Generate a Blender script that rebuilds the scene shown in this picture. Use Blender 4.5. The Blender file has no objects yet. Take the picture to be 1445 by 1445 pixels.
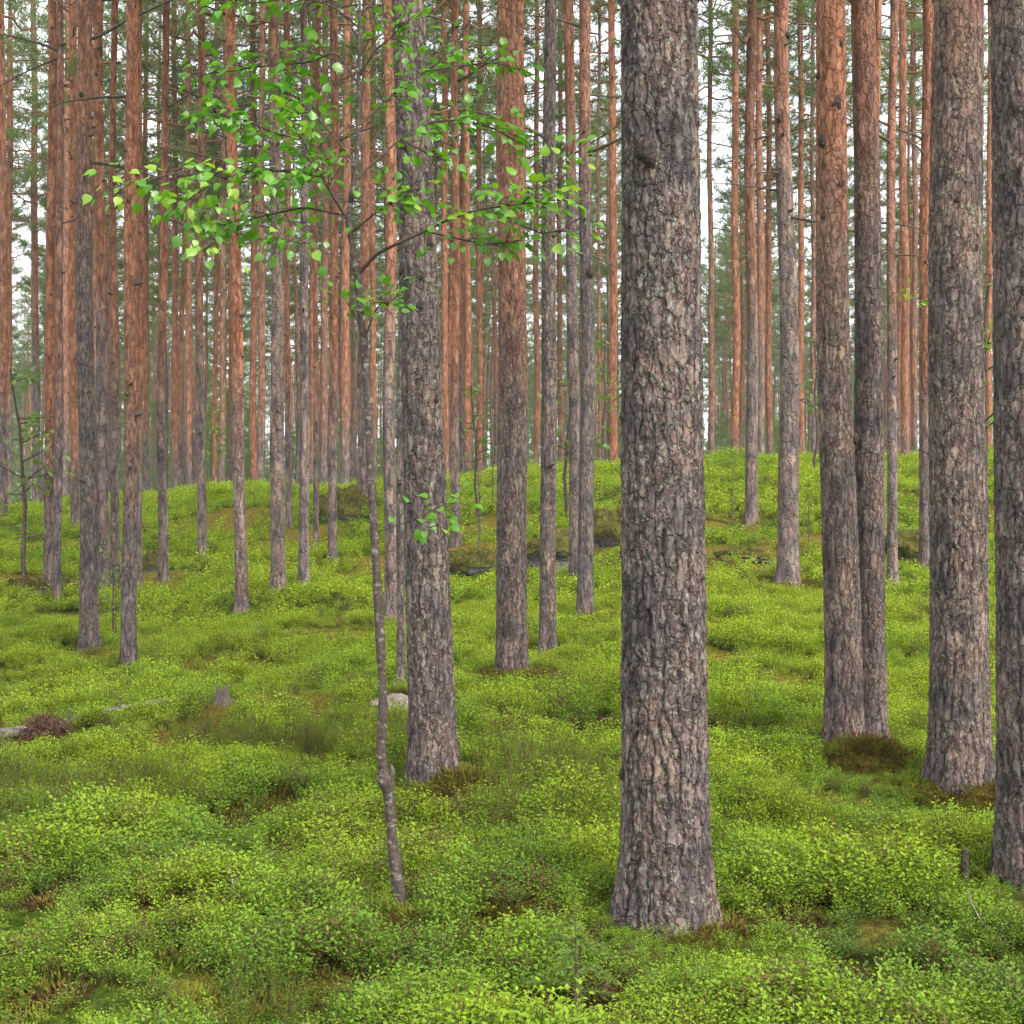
import bpy, math, random
import numpy as np
from mathutils import Vector, Matrix, Euler

rng = np.random.default_rng(7)
random.seed(7)
R = math.radians
scene = bpy.context.scene

# ------------------------------------------------------------------ camera
ZC = 1.75                       # eye height above the near ground
IMG = 1445.0
F = 2000.0                      # focal length in photograph pixels
cam_d = bpy.data.cameras.new('camera')
cam = bpy.data.objects.new('camera', cam_d)
scene.collection.objects.link(cam)
cam.location = (0, 0, ZC)
cam.rotation_euler = (R(90), 0, 0)
cam_d.sensor_width = 36.0
cam_d.lens = 36.0 * F / IMG
cam_d.clip_start = 0.05
cam_d.clip_end = 2000.0
scene.camera = cam

# ------------------------------------------------------------------ sky, sun, exposure
SUN_EL, SUN_AZ = R(42), R(138)          # azimuth clockwise from +Y
world = bpy.data.worlds.new('World')
scene.world = world
world.use_nodes = True
wn = world.node_tree.nodes
wn.clear()
sky = wn.new('ShaderNodeTexSky')
sky.sky_type = 'NISHITA'
sky.sun_disc = False
sky.sun_elevation = SUN_EL
sky.sun_rotation = SUN_AZ
sky.air_density = 1.0
sky.dust_density = 7.0
sky.ozone_density = 1.0
bg = wn.new('ShaderNodeBackground')
bg.inputs['Strength'].default_value = 0.10
wo = wn.new('ShaderNodeOutputWorld')
# thin bright overcast drawn across the clear sky
wl = world.node_tree.links
w_tc = wn.new('ShaderNodeTexCoord')
w_ns = wn.new('ShaderNodeTexNoise')
w_ns.inputs['Scale'].default_value = 2.6
w_ns.inputs['Detail'].default_value = 4.0
wl.new(w_tc.outputs['Generated'], w_ns.inputs['Vector'])
w_rp = wn.new('ShaderNodeValToRGB')
w_rp.color_ramp.elements[0].position = 0.30
w_rp.color_ramp.elements[0].color = (5.6, 6.1, 6.7, 1)
w_rp.color_ramp.elements[1].position = 0.62
w_rp.color_ramp.elements[1].color = (8.0, 8.1, 8.2, 1)
wl.new(w_ns.outputs['Fac'], w_rp.inputs[0])
w_mx = wn.new('ShaderNodeMix')
w_mx.data_type = 'RGBA'
w_mx.inputs[0].default_value = 0.85
wl.new(sky.outputs[0], w_mx.inputs[6])
wl.new(w_rp.outputs[0], w_mx.inputs[7])
wl.new(w_mx.outputs[2], bg.inputs[0])
world.node_tree.links.new(bg.outputs[0], wo.inputs[0])

sun_d = bpy.data.lights.new('sun', 'SUN')
sun_d.energy = 1.5
sun_d.angle = R(16)
sun_d.color = (1.0, 0.95, 0.87)
sun = bpy.data.objects.new('sun', sun_d)
scene.collection.objects.link(sun)
sdir = Vector((math.sin(SUN_AZ) * math.cos(SUN_EL), math.cos(SUN_AZ) * math.cos(SUN_EL), math.sin(SUN_EL)))
sun.rotation_euler = sdir.to_track_quat('Z', 'Y').to_euler()

vs = scene.view_settings
vs.view_transform = 'Standard'
vs.look = 'None'
vs.gamma = 1.0
vs.use_curve_mapping = False
vs.exposure = 1.66
scene.render.engine = 'CYCLES'
cy = scene.cycles
cy.max_bounces = 6
cy.diffuse_bounces = 4
cy.glossy_bounces = 2
cy.transmission_bounces = 4
cy.transparent_max_bounces = 4
cy.use_denoising = True
cy.sample_clamp_indirect = 6.0


# ------------------------------------------------------------------ noise
def _hash(ix, iy, iz, seed):
    h = (ix.astype(np.int64) * 374761393 + iy.astype(np.int64) * 668265263 +
         iz.astype(np.int64) * 2147483647 + seed * 1274126177) & 0xFFFFFFFF
    h = ((h ^ (h >> 13)) * 1274126177) & 0xFFFFFFFF
    h = ((h ^ (h >> 16)) * 2246822519) & 0xFFFFFFFF
    h = h ^ (h >> 15)
    return (h & 0xFFFFFF) / float(0xFFFFFF)


def vnoise(x, y, z=None, seed=0):
    """Smooth value noise, -1..1."""
    x = np.asarray(x, float); y = np.asarray(y, float)
    z = np.zeros_like(x) if z is None else np.asarray(z, float)
    x, y, z = np.broadcast_arrays(x, y, z)
    ix, iy, iz = np.floor(x), np.floor(y), np.floor(z)
    fx, fy, fz = x - ix, y - iy, z - iz
    fx, fy, fz = (f * f * f * (f * (f * 6 - 15) + 10) for f in (fx, fy, fz))
    out = 0
    for dx in (0, 1):
        wx = fx if dx else 1 - fx
        for dy in (0, 1):
            wy = fy if dy else 1 - fy
            for dz in (0, 1):
                wz = fz if dz else 1 - fz
                out = out + wx * wy * wz * _hash(ix + dx, iy + dy, iz + dz, seed)
    return out * 2 - 1


def fbm(x, y, z=None, seed=0, octv=3):
    a, s, t = 1.0, 0.0, 0.0
    for o in range(octv):
        k = 2.03 ** o
        s = s + a * vnoise(np.asarray(x) * k, np.asarray(y) * k, None if z is None else np.asarray(z) * k, seed + o * 17)
        t += a
        a *= 0.5
    return s / t


def sstep(a, b, x):
    t = np.clip((x - a) / (b - a), 0, 1)
    return t * t * (3 - 2 * t)


# ------------------------------------------------------------------ terrain
CTRL = [(722, 1445, 5.0), (0, 1445, 5.0), (1445, 1445, 5.0), (940, 1312, 5.85), (568, 1275, 6.1), (1440, 1230, 6.5),
        (613, 1100, 8.4), (1355, 1106, 8.4), (1213, 1046, 9.5), (100, 1110, 8.2), (722, 957, 12.0), (565, 968, 11.6),
        (60, 1035, 10.0), (773, 918, 13.8), (825, 875, 16.0), (180, 944, 14.0), (125, 919, 15.0), (342, 862, 18.5),
        (392, 834, 19.5), (429, 829, 20.0), (80, 849, 19.5), (1112, 832, 17.0), (1258, 825, 18.5), (1307, 805, 20.0),
        (286, 794, 25.0), (230, 824, 22.5), (470, 792, 24.0), (1060, 738, 24.5), (643, 779, 24.5), (0, 736, 36.0),
        (1000, 662, 33.0), (1290, 657, 33.0), (860, 670, 34.0), (745, 677, 35.0), (640, 687, 36.0), (540, 694, 37.0),
        (350, 697, 38.0), (200, 707, 40.0), (1440, 652, 33.0), (30, 714, 55.0), (50, 706, 75.0), (960, 730, 26.0),
        (1400, 740, 25.0), (960, 880, 14.5), (1400, 900, 13.5), (0, 900, 16.0)]
_cs, _ct, _cz = [], [], []
for u, v, d in CTRL:
    _cs.append((u - 722.5) / F * 3.2); _ct.append(math.log(d)); _cz.append(ZC - (v - 722.5) / F * d)
for s in (-0.36, -0.1, 0.15, 0.36):
    for d, z in ((60, 2.2), (100, 2.5)):
        if s < -0.2 and d == 60:
            continue
        _cs.append(s * 3.2); _ct.append(math.log(d)); _cz.append(z)
_cs, _ct, _cz = map(np.array, (_cs, _ct, _cz))


def _tk(r2):
    return 0.5 * r2 * np.log(r2 + 1e-9)


_n = len(_cs)
_K = _tk((_cs[:, None] - _cs) ** 2 + (_ct[:, None] - _ct) ** 2) + np.eye(_n) * 0.004
_P = np.c_[np.ones(_n), _cs, _ct]
_A = np.block([[_K, _P], [_P.T, np.zeros((3, 3))]])
_W = np.linalg.solve(_A, np.r_[_cz, 0, 0, 0])


def g0(x, y, rough=True):
    x = np.asarray(x, float); y = np.asarray(y, float)
    yy = np.maximum(y, 4.0)
    s = np.clip(x / yy, -0.55, 0.55) * 3.2
    t = np.log(np.clip(yy, 4.0, 120.0))
    z = _W[_n] + _W[_n + 1] * s + _W[_n + 2] * t
    for i in range(_n):
        z = z + _W[i] * _tk((s - _cs[i]) ** 2 + (t - _ct[i]) ** 2)
    if rough:
        far = np.clip(np.hypot(x, y) / 18.0, 0.5, 2.2)
        z = z + 0.045 * vnoise(x * 1.3, y * 1.3, seed=3) + 0.085 * far * vnoise(x * 0.55, y * 0.55, seed=5) + 0.035 * far * vnoise(x * 1.1 + 9, y * 0.9, seed=15) + \
            0.018 * vnoise(x * 3.1, y * 3.1, seed=9)
    return z


def hit(u, v, f=g0, tmax=130.0):
    """Point of the terrain seen at photograph pixel (u, v)."""
    t = np.geomspace(3.5, tmax, 2500)
    x, z = (u - 722.5) / F * t, ZC - (v - 722.5) / F * t
    below = z <= f(x, t)
    i = int(np.argmax(below)) if below.any() else len(t) - 1
    return float(x[i]), float(t[i])


# moss mounds, hollows and bare patches: (u, v, radius m, rise m, kind)
PATCH_PX = [(645, 1122, .30, .07, 'm'), (1225, 1078, .32, .09, 'm'), (1362, 1128, .30, .08, 'm'), (1288, 1192, .28, .07, 'm'),
            (735, 966, .45, .06, 'm'), (838, 1028, .30, -.06, 'b'), (690, 1335, .22, -.05, 'b'), (480, 905, 1.0, .04, 'o'),
            (1030, 790, 1.6, .05, 'o'), (320, 1003, .40, .03, 'o'), (270, 1040, .55, .03, 'o'), (330, 1185, .30, .0, 'b'),
            (130, 930, .55, .05, 'o'), (390, 1140, .40, .0, 'm'), (835, 884, .55, .06, 'm'), (655, 785, 1.0, .10, 'o'),
            (40, 820, 1.3, .08, 'o'), (205, 825, 1.0, .05, 'o'), (160, 1210, .22, -.05, 'b'), (250, 1290, .35, -.04, 'b'),
            (1112, 830, .6, .06, 'm'), (985, 1318, .22, .03, 'm'), (800, 775, 1.2, .12, 'o'), (1280, 770, 1.0, .06, 'o'),
            (345, 1160, .30, .0, 'b'), (1030, 1310, .22, .0, 'b'), (560, 1000, .4, .0, 'o'), (470, 1050, .5, .0, 'o'),
            (180, 1140, .3, .02, 'o'), (90, 1260, .25, -.03, 'b'), (1210, 1390, .22, -.03, 'b'), (690, 1410, .16, .0, 'b'),
            (1000, 890, .6, .0, 'o'), (700, 1160, .15, .0, 'o'), (420, 1200, .3, -.04, 'b'), (30, 1340, .2, -.03, 'b'),
            (290, 1415, .25, .0, 'o'), (1240, 1210, .2, -.04, 'b'), (1330, 1400, .25, -.02, 'b'), (560, 1330, .3, .0, 'm'), (600, 905, .7, .02, 'o'), (980, 930, .5, .0, 'o'), (1080, 960, .6, .02, 'o'),
            (60, 880, .9, .03, 'o'), (420, 985, .6, .02, 'o'), (300, 940, .8, .02, 'o'), (500, 1085, .35, .0, 'b'), (720, 1290, .3, .02, 'm'),
            (1120, 1300, .25, .0, 'b'), (860, 1400, .25, .0, 'b'), (480, 1400, .25, .02, 'm'), (1400, 1380, .2, -.02, 'b'), (90, 1400, .2, .0, 'b'),
            (1150, 770, 1.3, .05, 'o'), (420, 760, 1.2, .06, 'o'), (560, 800, 1.0, .05, 'o'), (960, 740, 1.4, .05, 'o'), (330, 730, 1.6, .05, 'o'),
            (700, 740, 1.2, .06, 'o'), (1370, 720, 1.4, .05, 'o'), (100, 770, 1.4, .05, 'o'), (900, 1180, .2, .0, 'o'), (1130, 1130, .3, .0, 'o')]
FEET = [(645, 1122), (1225, 1078), (1362, 1128), (735, 966), (835, 884), (1112, 830)]
PATCH = []
for u, v, r, h, k in PATCH_PX:
    x, y = hit(u, v)
    if y < 9 and k != 'o' and (u, v) not in FEET:
        r *= .72
    PATCH.append((x, y, r, h * (1.6 if (u, v) in FEET else 1.0), k))
TRUNK_FOOT = []          # (x, y, r) filled by the trees


def g(x, y):
    z = g0(x, y)
    for px, py, r, h, k in PATCH:
        if h:
            z = z + h * np.exp(-((np.asarray(x) - px) ** 2 + (np.asarray(y) - py) ** 2) / (r * r * 0.7))
    return z


def gz(x, y):
    return float(g(np.array([x]), np.array([y]))[0])


def patch_mask(x, y, kinds):
    m = np.zeros_like(np.asarray(x, float))
    for px, py, r, h, k in PATCH:
        if k in kinds:
            q = np.hypot(np.asarray(x) - px, (np.asarray(y) - py) * 0.8) / r
            q = q + 0.35 * vnoise(np.asarray(x) * 4, np.asarray(y) * 4, seed=31)
            m = np.maximum(m, 1 - sstep(0.55, 1.1, q))
    return m


# ------------------------------------------------------------------ mesh helpers
class MB:
    def __init__(self):
        self.v, self.f, self.n = [], [], 0

    def add(self, verts, faces):
        verts = np.asarray(verts, float).reshape(-1, 3)
        self.v.append(verts)
        self.f.append(np.asarray(faces, np.int64) + self.n)
        self.n += len(verts)

    def mesh(self, name, mats, smooth=True, attrs=None):
        me = bpy.data.meshes.new(name)
        V = np.concatenate(self.v)
        me.vertices.add(len(V))
        me.vertices.foreach_set('co', V.astype(np.float32).ravel())
        li = np.concatenate([f.ravel() for f in self.f])
        sizes = np.concatenate([np.full(len(f), f.shape[1]) for f in self.f])
        me.loops.add(len(li))
        me.loops.foreach_set('vertex_index', li.astype(np.int32))
        me.polygons.add(len(sizes))
        me.polygons.foreach_set('loop_start', np.r_[0, np.cumsum(sizes)[:-1]].astype(np.int32))
        if smooth:
            me.polygons.foreach_set('use_smooth', np.ones(len(sizes), bool))
        for m in (mats if isinstance(mats, (list, tuple)) else [mats]):
            me.materials.append(m)
        for k, a in (attrs or {}).items():
            at = me.attributes.new(k, 'FLOAT', 'POINT')
            at.data.foreach_set('value', np.asarray(a, np.float32))
        me.update(calc_edges=True)
        return me

    def tube(self, pts, radii, n=6, cap=True):
        pts = np.asarray(pts, float); radii = np.broadcast_to(np.asarray(radii, float), (len(pts),))
        tan = np.gradient(pts, axis=0)
        tan /= np.linalg.norm(tan, axis=1, keepdims=True) + 1e-9
        ref = np.array([0, 0, 1.0]) if abs(tan[:, 2]).mean() < 0.8 else np.array([1.0, 0, 0])
        a = np.cross(tan, ref); a /= np.linalg.norm(a, axis=1, keepdims=True) + 1e-9
        b = np.cross(tan, a)
        th = np.arange(n) / n * 2 * np.pi
        ring = pts[:, None] + radii[:, None, None] * (np.cos(th)[None, :, None] * a[:, None] + np.sin(th)[None, :, None] * b[:, None])
        i = np.arange(len(pts) - 1)[:, None] * n; j = np.arange(n)[None]; j2 = (j + 1) % n
        faces = np.stack([i + j, i + j2, i + n + j2, i + n + j], -1).reshape(-1, 4)
        self.add(ring.reshape(-1, 3), faces)
        if cap:
            base = len(pts) * n
            V = ring[-1]
            self.add(np.vstack([V, pts[-1] + tan[-1] * radii[-1] * 0.5]), [[k, (k + 1) % n, n] for k in range(n)])


def unit(a):
    return a / (np.linalg.norm(a, axis=-1, keepdims=True) + 1e-9)


def blades(mb, base, direc, length, width, normal=None, shape='leaf'):
    """Many leaves/needles at once. leaf: folded diamond of 2 tris; needle: one tri."""
    base, direc = np.asarray(base), unit(np.asarray(direc))
    n = len(base)
    length = np.broadcast_to(length, (n,)); width = np.broadcast_to(width, (n,))
    if normal is None:
        normal = rng.normal(size=(n, 3))
    side = unit(np.cross(direc, normal)); nn = np.cross(side, direc)
    idx = np.arange(n)[:, None]
    if shape == 'needle':
        V = np.stack([base - side * width[:, None] / 2, base + side * width[:, None] / 2, base + direc * length[:, None]], 1)
        mb.add(V, idx * 3 + np.array([0, 1, 2]))
    else:
        mid = base + direc * length[:, None] * 0.45
        V = np.stack([base, mid + side * width[:, None] / 2 + nn * width[:, None] * 0.18, base + direc * length[:, None],
                      mid - side * width[:, None] / 2 + nn * width[:, None] * 0.18], 1)
        mb.add(V, np.concatenate([idx * 4 + np.array([0, 1, 2]), idx * 4 + np.array([0, 2, 3])]))


def link(name, data, parent=None, loc=(0, 0, 0), rot=(0, 0, 0), scale=None):
    o = bpy.data.objects.new(name, data)
    scene.collection.objects.link(o)
    o.location = loc
    o.rotation_euler = rot
    if scale is not None:
        o.scale = (scale,) * 3 if np.isscalar(scale) else scale
    if parent is not None:
        o.parent = parent
    return o


def tag(o, label=None, cat=None, group=None, kind=None):
    for k, v in (('label', label), ('category', cat), ('group', group), ('kind', kind)):
        if v:
            o[k] = v
    return o


def thing(name, label, cat, loc, group=None, rot=(0, 0, 0), scale=None):
    return tag(link(name, None, None, loc, rot, scale), label, cat, group)


# ------------------------------------------------------------------ materials
class NT:
    def __init__(self, name):
        self.m = bpy.data.materials.new(name)
        self.m.use_nodes = True
        self.t = self.m.node_tree
        self.t.nodes.clear()
        self.out = self.t.nodes.new('ShaderNodeOutputMaterial')

    def n(self, typ, **kw):
        nd = self.t.nodes.new('ShaderNode' + typ)
        for k, v in kw.items():
            if k in nd.inputs:
                self.set(nd.inputs[k], v)
            else:
                setattr(nd, k, v)
        return nd

    def set(self, sock, v):
        if isinstance(v, bpy.types.NodeSocket):
            self.t.links.new(v, sock)
        elif isinstance(v, bpy.types.Node):
            self.t.links.new(v.outputs[0], sock)
        else:
            if sock.type == 'RGBA' and len(v) == 3:
                v = (*v, 1)
            sock.default_value = v

    def math(self, op, a, b=0.0, c=None, clamp=False):
        nd = self.t.nodes.new('ShaderNodeMath'); nd.operation = op; nd.use_clamp = clamp
        self.set(nd.inputs[0], a); self.set(nd.inputs[1], b)
        if c is not None:
            self.set(nd.inputs[2], c)
        return nd.outputs[0]

    def mix(self, fac, a, b, blend='MIX'):
        nd = self.t.nodes.new('ShaderNodeMix'); nd.data_type = 'RGBA'; nd.blend_type = blend; nd.clamp_factor = True
        self.set(nd.inputs[0], fac); self.set(nd.inputs[6], a); self.set(nd.inputs[7], b)
        return nd.outputs[2]

    def ramp(self, fac, stops):
        nd = self.t.nodes.new('ShaderNodeValToRGB')
        el = nd.color_ramp.elements
        while len(el) < len(stops):
            el.new(0.5)
        for e, (p, c) in zip(el, stops):
            e.position = p; e.color = (*c, 1) if len(c) == 3 else c
        self.set(nd.inputs[0], fac)
        return nd.outputs[0]

    def attr(self, name, kind='GEOMETRY'):
        nd = self.t.nodes.new('ShaderNodeAttribute'); nd.attribute_name = name; nd.attribute_type = kind
        return nd.outputs['Fac']

    def noise(self, vec, scale, detail=3.0, rough=0.55):
        nd = self.n('TexNoise', Scale=scale, Detail=detail, Roughness=rough)
        if vec is not None:
            self.t.links.new(vec, nd.inputs['Vector'])
        return nd.outputs['Fac']

    def maprange(self, v, a, b, c=0.0, d=1.0):
        nd = self.t.nodes.new('ShaderNodeMapRange')
        self.set(nd.inputs[0], v)
        for i, q in enumerate((a, b, c, d)):
            nd.inputs[i + 1].default_value = q
        return nd.outputs[0]

    def bump(self, h, strength, dist):
        nd = self.n('Bump', Strength=strength, Distance=dist)
        self.set(nd.inputs['Height'], h)
        return nd.outputs[0]

    def finish(self, sh):
        self.set(self.out.inputs[0], sh)
        return self.m


def principled(nt, color, rough=0.85, normal=None, spec=0.25):
    p = nt.n('BsdfPrincipled')
    nt.set(p.inputs['Base Color'], color)
    nt.set(p.inputs['Roughness'], rough)
    p.inputs['Specular IOR Level'].default_value = spec
    if normal is not None:
        nt.set(p.inputs['Normal'], normal)
    return p


def obj_vec(nt, sc=(1, 1, 1), rnd=True):
    tc = nt.n('TexCoord')
    vec = tc.outputs['Object']
    if rnd:
        oi = nt.n('ObjectInfo')
        cmb = nt.n('CombineXYZ')
        k = nt.math('MULTIPLY', oi.outputs['Random'], 37.0)
        for i in range(3):
            nt.set(cmb.inputs[i], k)
        va = nt.n('VectorMath', operation='ADD')
        nt.t.links.new(vec, va.inputs[0]); nt.t.links.new(cmb.outputs[0], va.inputs[1])
        vec = va.outputs[0]
    mp = nt.n('Mapping')
    mp.inputs['Scale'].default_value = sc
    nt.t.links.new(vec, mp.inputs['Vector'])
    return mp.outputs[0]


def make_bark(name, coarse=False):
    nt = NT(name)
    v = obj_vec(nt, (1, 1, 0.32))
    v2 = obj_vec(nt, (1, 1, 0.8))
    k = 0.45 if coarse else 1.0
    n1 = nt.noise(v, 34 * k, 4, .62)
    n2 = nt.noise(v2, 95 * k, 3, .6)
    n3 = nt.noise(v2, 5.5, 2, .5)
    tone, fis, plate, lich = (nt.attr(a) for a in ('tone', 'fis', 'plate', 'lich'))
    grey = nt.ramp(n1, [(0.28, (.056, .048, .048)), (0.46, (.114, .099, .099)), (0.62, (.172, .152, .149)), (0.78, (.26, .24, .23))])
    warm = nt.ramp(n3, [(0.35, (.78, .80, .86)), (0.65, (1.18, 1.02, .94))])
    grey = nt.mix(1.0, grey, warm, 'MULTIPLY')
    pl = nt.ramp(plate, [(0.0, (1.0, 1.0, 1.0)), (0.02, (.60, .56, .57)), (0.30, (.80, .77, .76)), (0.55, (1.04, 1.0, .98)), (0.85, (1.22, 1.18, 1.13))])
    grey = nt.mix(1.0, grey, pl, 'MULTIPLY')
    grey = nt.mix(nt.math('MULTIPLY', fis, 0.75), grey, (.045, .034, .032))
    # flaky scales: warped cells with dark seams between
    wv = nt.n('VectorMath', operation='ADD')
    nz = nt.n('TexNoise', Scale=30 * k, Detail=3.0)
    nt.t.links.new(v2, nz.inputs['Vector'])
    wsc = nt.n('VectorMath', operation='SCALE'); wsc.inputs['Scale'].default_value = .045 / k
    nt.t.links.new(nz.outputs['Color'], wsc.inputs[0])
    nt.t.links.new(obj_vec(nt, (1, 1, .30)), wv.inputs[0]); nt.t.links.new(wsc.outputs[0], wv.inputs[1])
    ve = nt.n('TexVoronoi', feature='DISTANCE_TO_EDGE', Scale=27 * k)
    vc = nt.n('TexVoronoi', feature='F1', Scale=27 * k)
    nt.t.links.new(wv.outputs[0], ve.inputs['Vector']); nt.t.links.new(wv.outputs[0], vc.inputs['Vector'])
    seam = nt.math('SUBTRACT', 1.0, nt.maprange(ve.outputs['Distance'], .0, .13), clamp=True)
    sepc = nt.n('SeparateColor'); nt.t.links.new(vc.outputs['Color'], sepc.inputs[0])
    cell = sepc.outputs[0]
    grey = nt.mix(1.0, grey, nt.ramp(cell, [(0.0, (.74, .70, .70)), (0.45, (.97, .94, .92)), (0.8, (1.16, 1.12, 1.07)), (1.0, (1.32, 1.28, 1.2))]), 'MULTIPLY')
    grey = nt.mix(nt.math('MULTIPLY', seam, .30 if coarse else .42), grey, (.040, .031, .030))
    lf = nt.math('MULTIPLY', nt.maprange(nt.noise(v2, 48, 4, .7), .53, .63), lich)
    lf = nt.math('MULTIPLY', lf, nt.maprange(n3, .34, .52))
    grey = nt.mix(nt.math('MULTIPLY', lf, 0.75), grey, (.30, .315, .26))
    orange = nt.ramp(n1, [(0.25, (.15, .068, .044)), (0.45, (.28, .120, .070)), (0.62, (.385, .18, .110)), (0.8, (.50, .285, .19))])
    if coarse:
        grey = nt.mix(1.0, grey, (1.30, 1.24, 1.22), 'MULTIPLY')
    orange = nt.mix(1.0, orange, nt.ramp(cell, [(0.0, (.70, .66, .66)), (0.5, (1, 1, 1)), (1.0, (1.2, 1.18, 1.15))]), 'MULTIPLY')
    orange = nt.mix(nt.math('MULTIPLY', seam, .35), orange, (.07, .04, .034))
    oi = nt.n('ObjectInfo')
    hue = nt.ramp(oi.outputs['Random'], [(0.0, (.93, .90, .90)), (0.5, (1, 1, 1)), (1.0, (1.12, 1.05, .98))])
    orange = nt.mix(1.0, orange, hue, 'MULTIPLY')
    grey = nt.mix(1.0, grey, hue, 'MULTIPLY')
    tn = nt.math('ADD', tone, nt.math('MULTIPLY', nt.math('SUBTRACT', nt.noise(v, 9, 3), 0.5), nt.math('MULTIPLY', nt.maprange(tone, 0.0, .25), 0.9)), clamp=True)
    col = nt.mix(tn, grey, orange)
    h = nt.math('ADD', nt.math('ADD', nt.math('MULTIPLY', n1, 0.7), nt.math('MULTIPLY', n2, 0.35)), nt.math('SUBTRACT', nt.math('MULTIPLY', cell, .7), nt.math('MULTIPLY', seam, .8)))
    nrm = nt.bump(h, 0.9, 0.020 if coarse else 0.012)
    return nt.finish(principled(nt, col, 0.92, nrm, 0.12))


M = {}
M['bark'] = make_bark('pine_bark')
M['bark_far'] = make_bark('pine_bark_far', True)


def make_leaf(name, stops, attr_kind='INSTANCER', trans=0.4, island=0.22, gloss=0.06, use_attr=True):
    nt = NT(name)
    geo = nt.n('NewGeometry')
    isl = geo.outputs['Random Per Island']
    if use_attr:
        f = nt.math('ADD', nt.attr('tint', attr_kind), nt.math('MULTIPLY', nt.math('SUBTRACT', isl, 0.5), island), clamp=True)
    else:
        oi = nt.n('ObjectInfo')
        f = nt.math('ADD', nt.math('MULTIPLY', oi.outputs['Random'], 1 - island), nt.math('MULTIPLY', isl, island), clamp=True)
    col = nt.ramp(f, stops)
    dif = nt.n('BsdfDiffuse'); nt.set(dif.inputs[0], col)
    tr = nt.n('BsdfTranslucent')
    nt.set(tr.inputs[0], nt.mix(1.0, col, (1.15, 1.12, .7), 'MULTIPLY'))
    mx = nt.n('MixShader'); mx.inputs[0].default_value = trans
    nt.set(mx.inputs[1], dif.outputs[0]); nt.set(mx.inputs[2], tr.outputs[0])
    gl = nt.n('BsdfGlossy'); gl.inputs['Roughness'].default_value = 0.45
    mx2 = nt.n('MixShader'); mx2.inputs[0].default_value = gloss
    nt.set(mx2.inputs[1], mx.outputs[0]); nt.set(mx2.inputs[2], gl.outputs[0])
    return nt.finish(mx2.outputs[0])


M['bilberry'] = make_leaf('bilberry_leaf', [(0.0, (.33, .43, .022)), (0.35, (.25, .385, .024)), (0.62, (.155, .285, .026)),
                                            (0.82, (.075, .155, .026)), (1.0, (.17, .105, .045))], gloss=0.02, island=0.12)
M['moss'] = make_leaf('moss_leaf', [(0.0, (.13, .20, .022)), (0.4, (.17, .17, .028)), (0.7, (.115, .075, .025)), (1.0, (.07, .04, .022))], trans=0.25, gloss=0.0)
M['heather'] = make_leaf('heather_leaf', [(0.0, (.16, .23, .03)), (0.5, (.12, .15, .03)), (1.0, (.11, .07, .04))], trans=0.2, gloss=0.0)
M['sap_leaf'] = make_leaf('sapling_leaf', [(0.0, (.075, .25, .012)), (0.5, (.15, .37, .012)), (1.0, (.31, .48, .018))], trans=0.5, use_attr=False, island=0.15)
M['pale_leaf'] = make_leaf('pale_sapling_leaf', [(0.0, (.10, .19, .03)), (0.5, (.15, .26, .04)), (1.0, (.20, .30, .05))], trans=0.45, use_attr=False, island=0.6)
M['needle'] = make_leaf('pine_needle', [(0.0, (.085, .135, .045)), (0.5, (.135, .195, .065)), (1.0, (.20, .25, .09))], trans=0.42, use_attr=False, island=0.5, gloss=0.03)
M['young'] = make_leaf('young_pine_needle', [(0.0, (.12, .19, .06)), (0.5, (.18, .26, .085)), (1.0, (.25, .32, .11))], trans=0.45, use_attr=False, island=0.5, gloss=0.02)
M['spruce'] = make_leaf('spruce_needle', [(0.0, (.09, .17, .03)), (1.0, (.20, .27, .05))], trans=0.2, use_attr=False, island=0.7, gloss=0.02)

nt = NT('dead_wood'); v = obj_vec(nt, (1, 1, 1)); n = nt.noise(v, 30, 3)
M['twig'] = nt.finish(principled(nt, nt.ramp(n, [(.3, (.05, .038, .032)), (.7, (.15, .12, .105))]), .9))
nt = NT('knot_wood'); v = obj_vec(nt, (1, 1, 1)); n = nt.noise(v, 60, 4)
M['knot'] = nt.finish(principled(nt, nt.ramp(n, [(.3, (.022, .017, .016)), (.6, (.075, .055, .048)), (.8, (.15, .11, .095))]), .95, nt.bump(n, 1.0, .02)))
nt = NT('orange_limb'); v = obj_vec(nt, (1, 1, 1)); n = nt.noise(v, 20, 3)
M['limb'] = nt.finish(principled(nt, nt.ramp(n, [(.3, (.13, .07, .045)), (.7, (.30, .145, .085))]), .9))
nt = NT('stem'); v = obj_vec(nt, (1, 1, 1)); n = nt.noise(v, 30, 3)
M['stem'] = nt.finish(principled(nt, nt.ramp(n, [(.3, (.06, .06, .022)), (.7, (.13, .085, .045))]), .8))
nt = NT('sapling_bark'); v = obj_vec(nt, (1, 1, 1), False)
n = nt.noise(v, 55, 4); n2 = nt.noise(obj_vec(nt, (1, 1, 1.6), False), 28, 3)
c = nt.ramp(n, [(.3, (.035, .026, .022)), (.6, (.085, .064, .055)), (.75, (.16, .125, .11))])
c = nt.mix(nt.math('MULTIPLY', nt.maprange(n2, .57, .65), .55), c, (.30, .29, .26))
M['sap_bark'] = nt.finish(principled(nt, c, .85, nt.bump(n, .7, .006)))
nt = NT('young_branch'); v = obj_vec(nt, (1, 1, 1)); n = nt.noise(v, 60, 3)
M['sap_branch'] = nt.finish(principled(nt, nt.ramp(n, [(.3, (.035, .025, .022)), (.7, (.095, .065, .05))]), .7))
nt = NT('grey_log'); v = obj_vec(nt, (.12, 1, 1)); n = nt.noise(v, 40, 4, .65)
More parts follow.
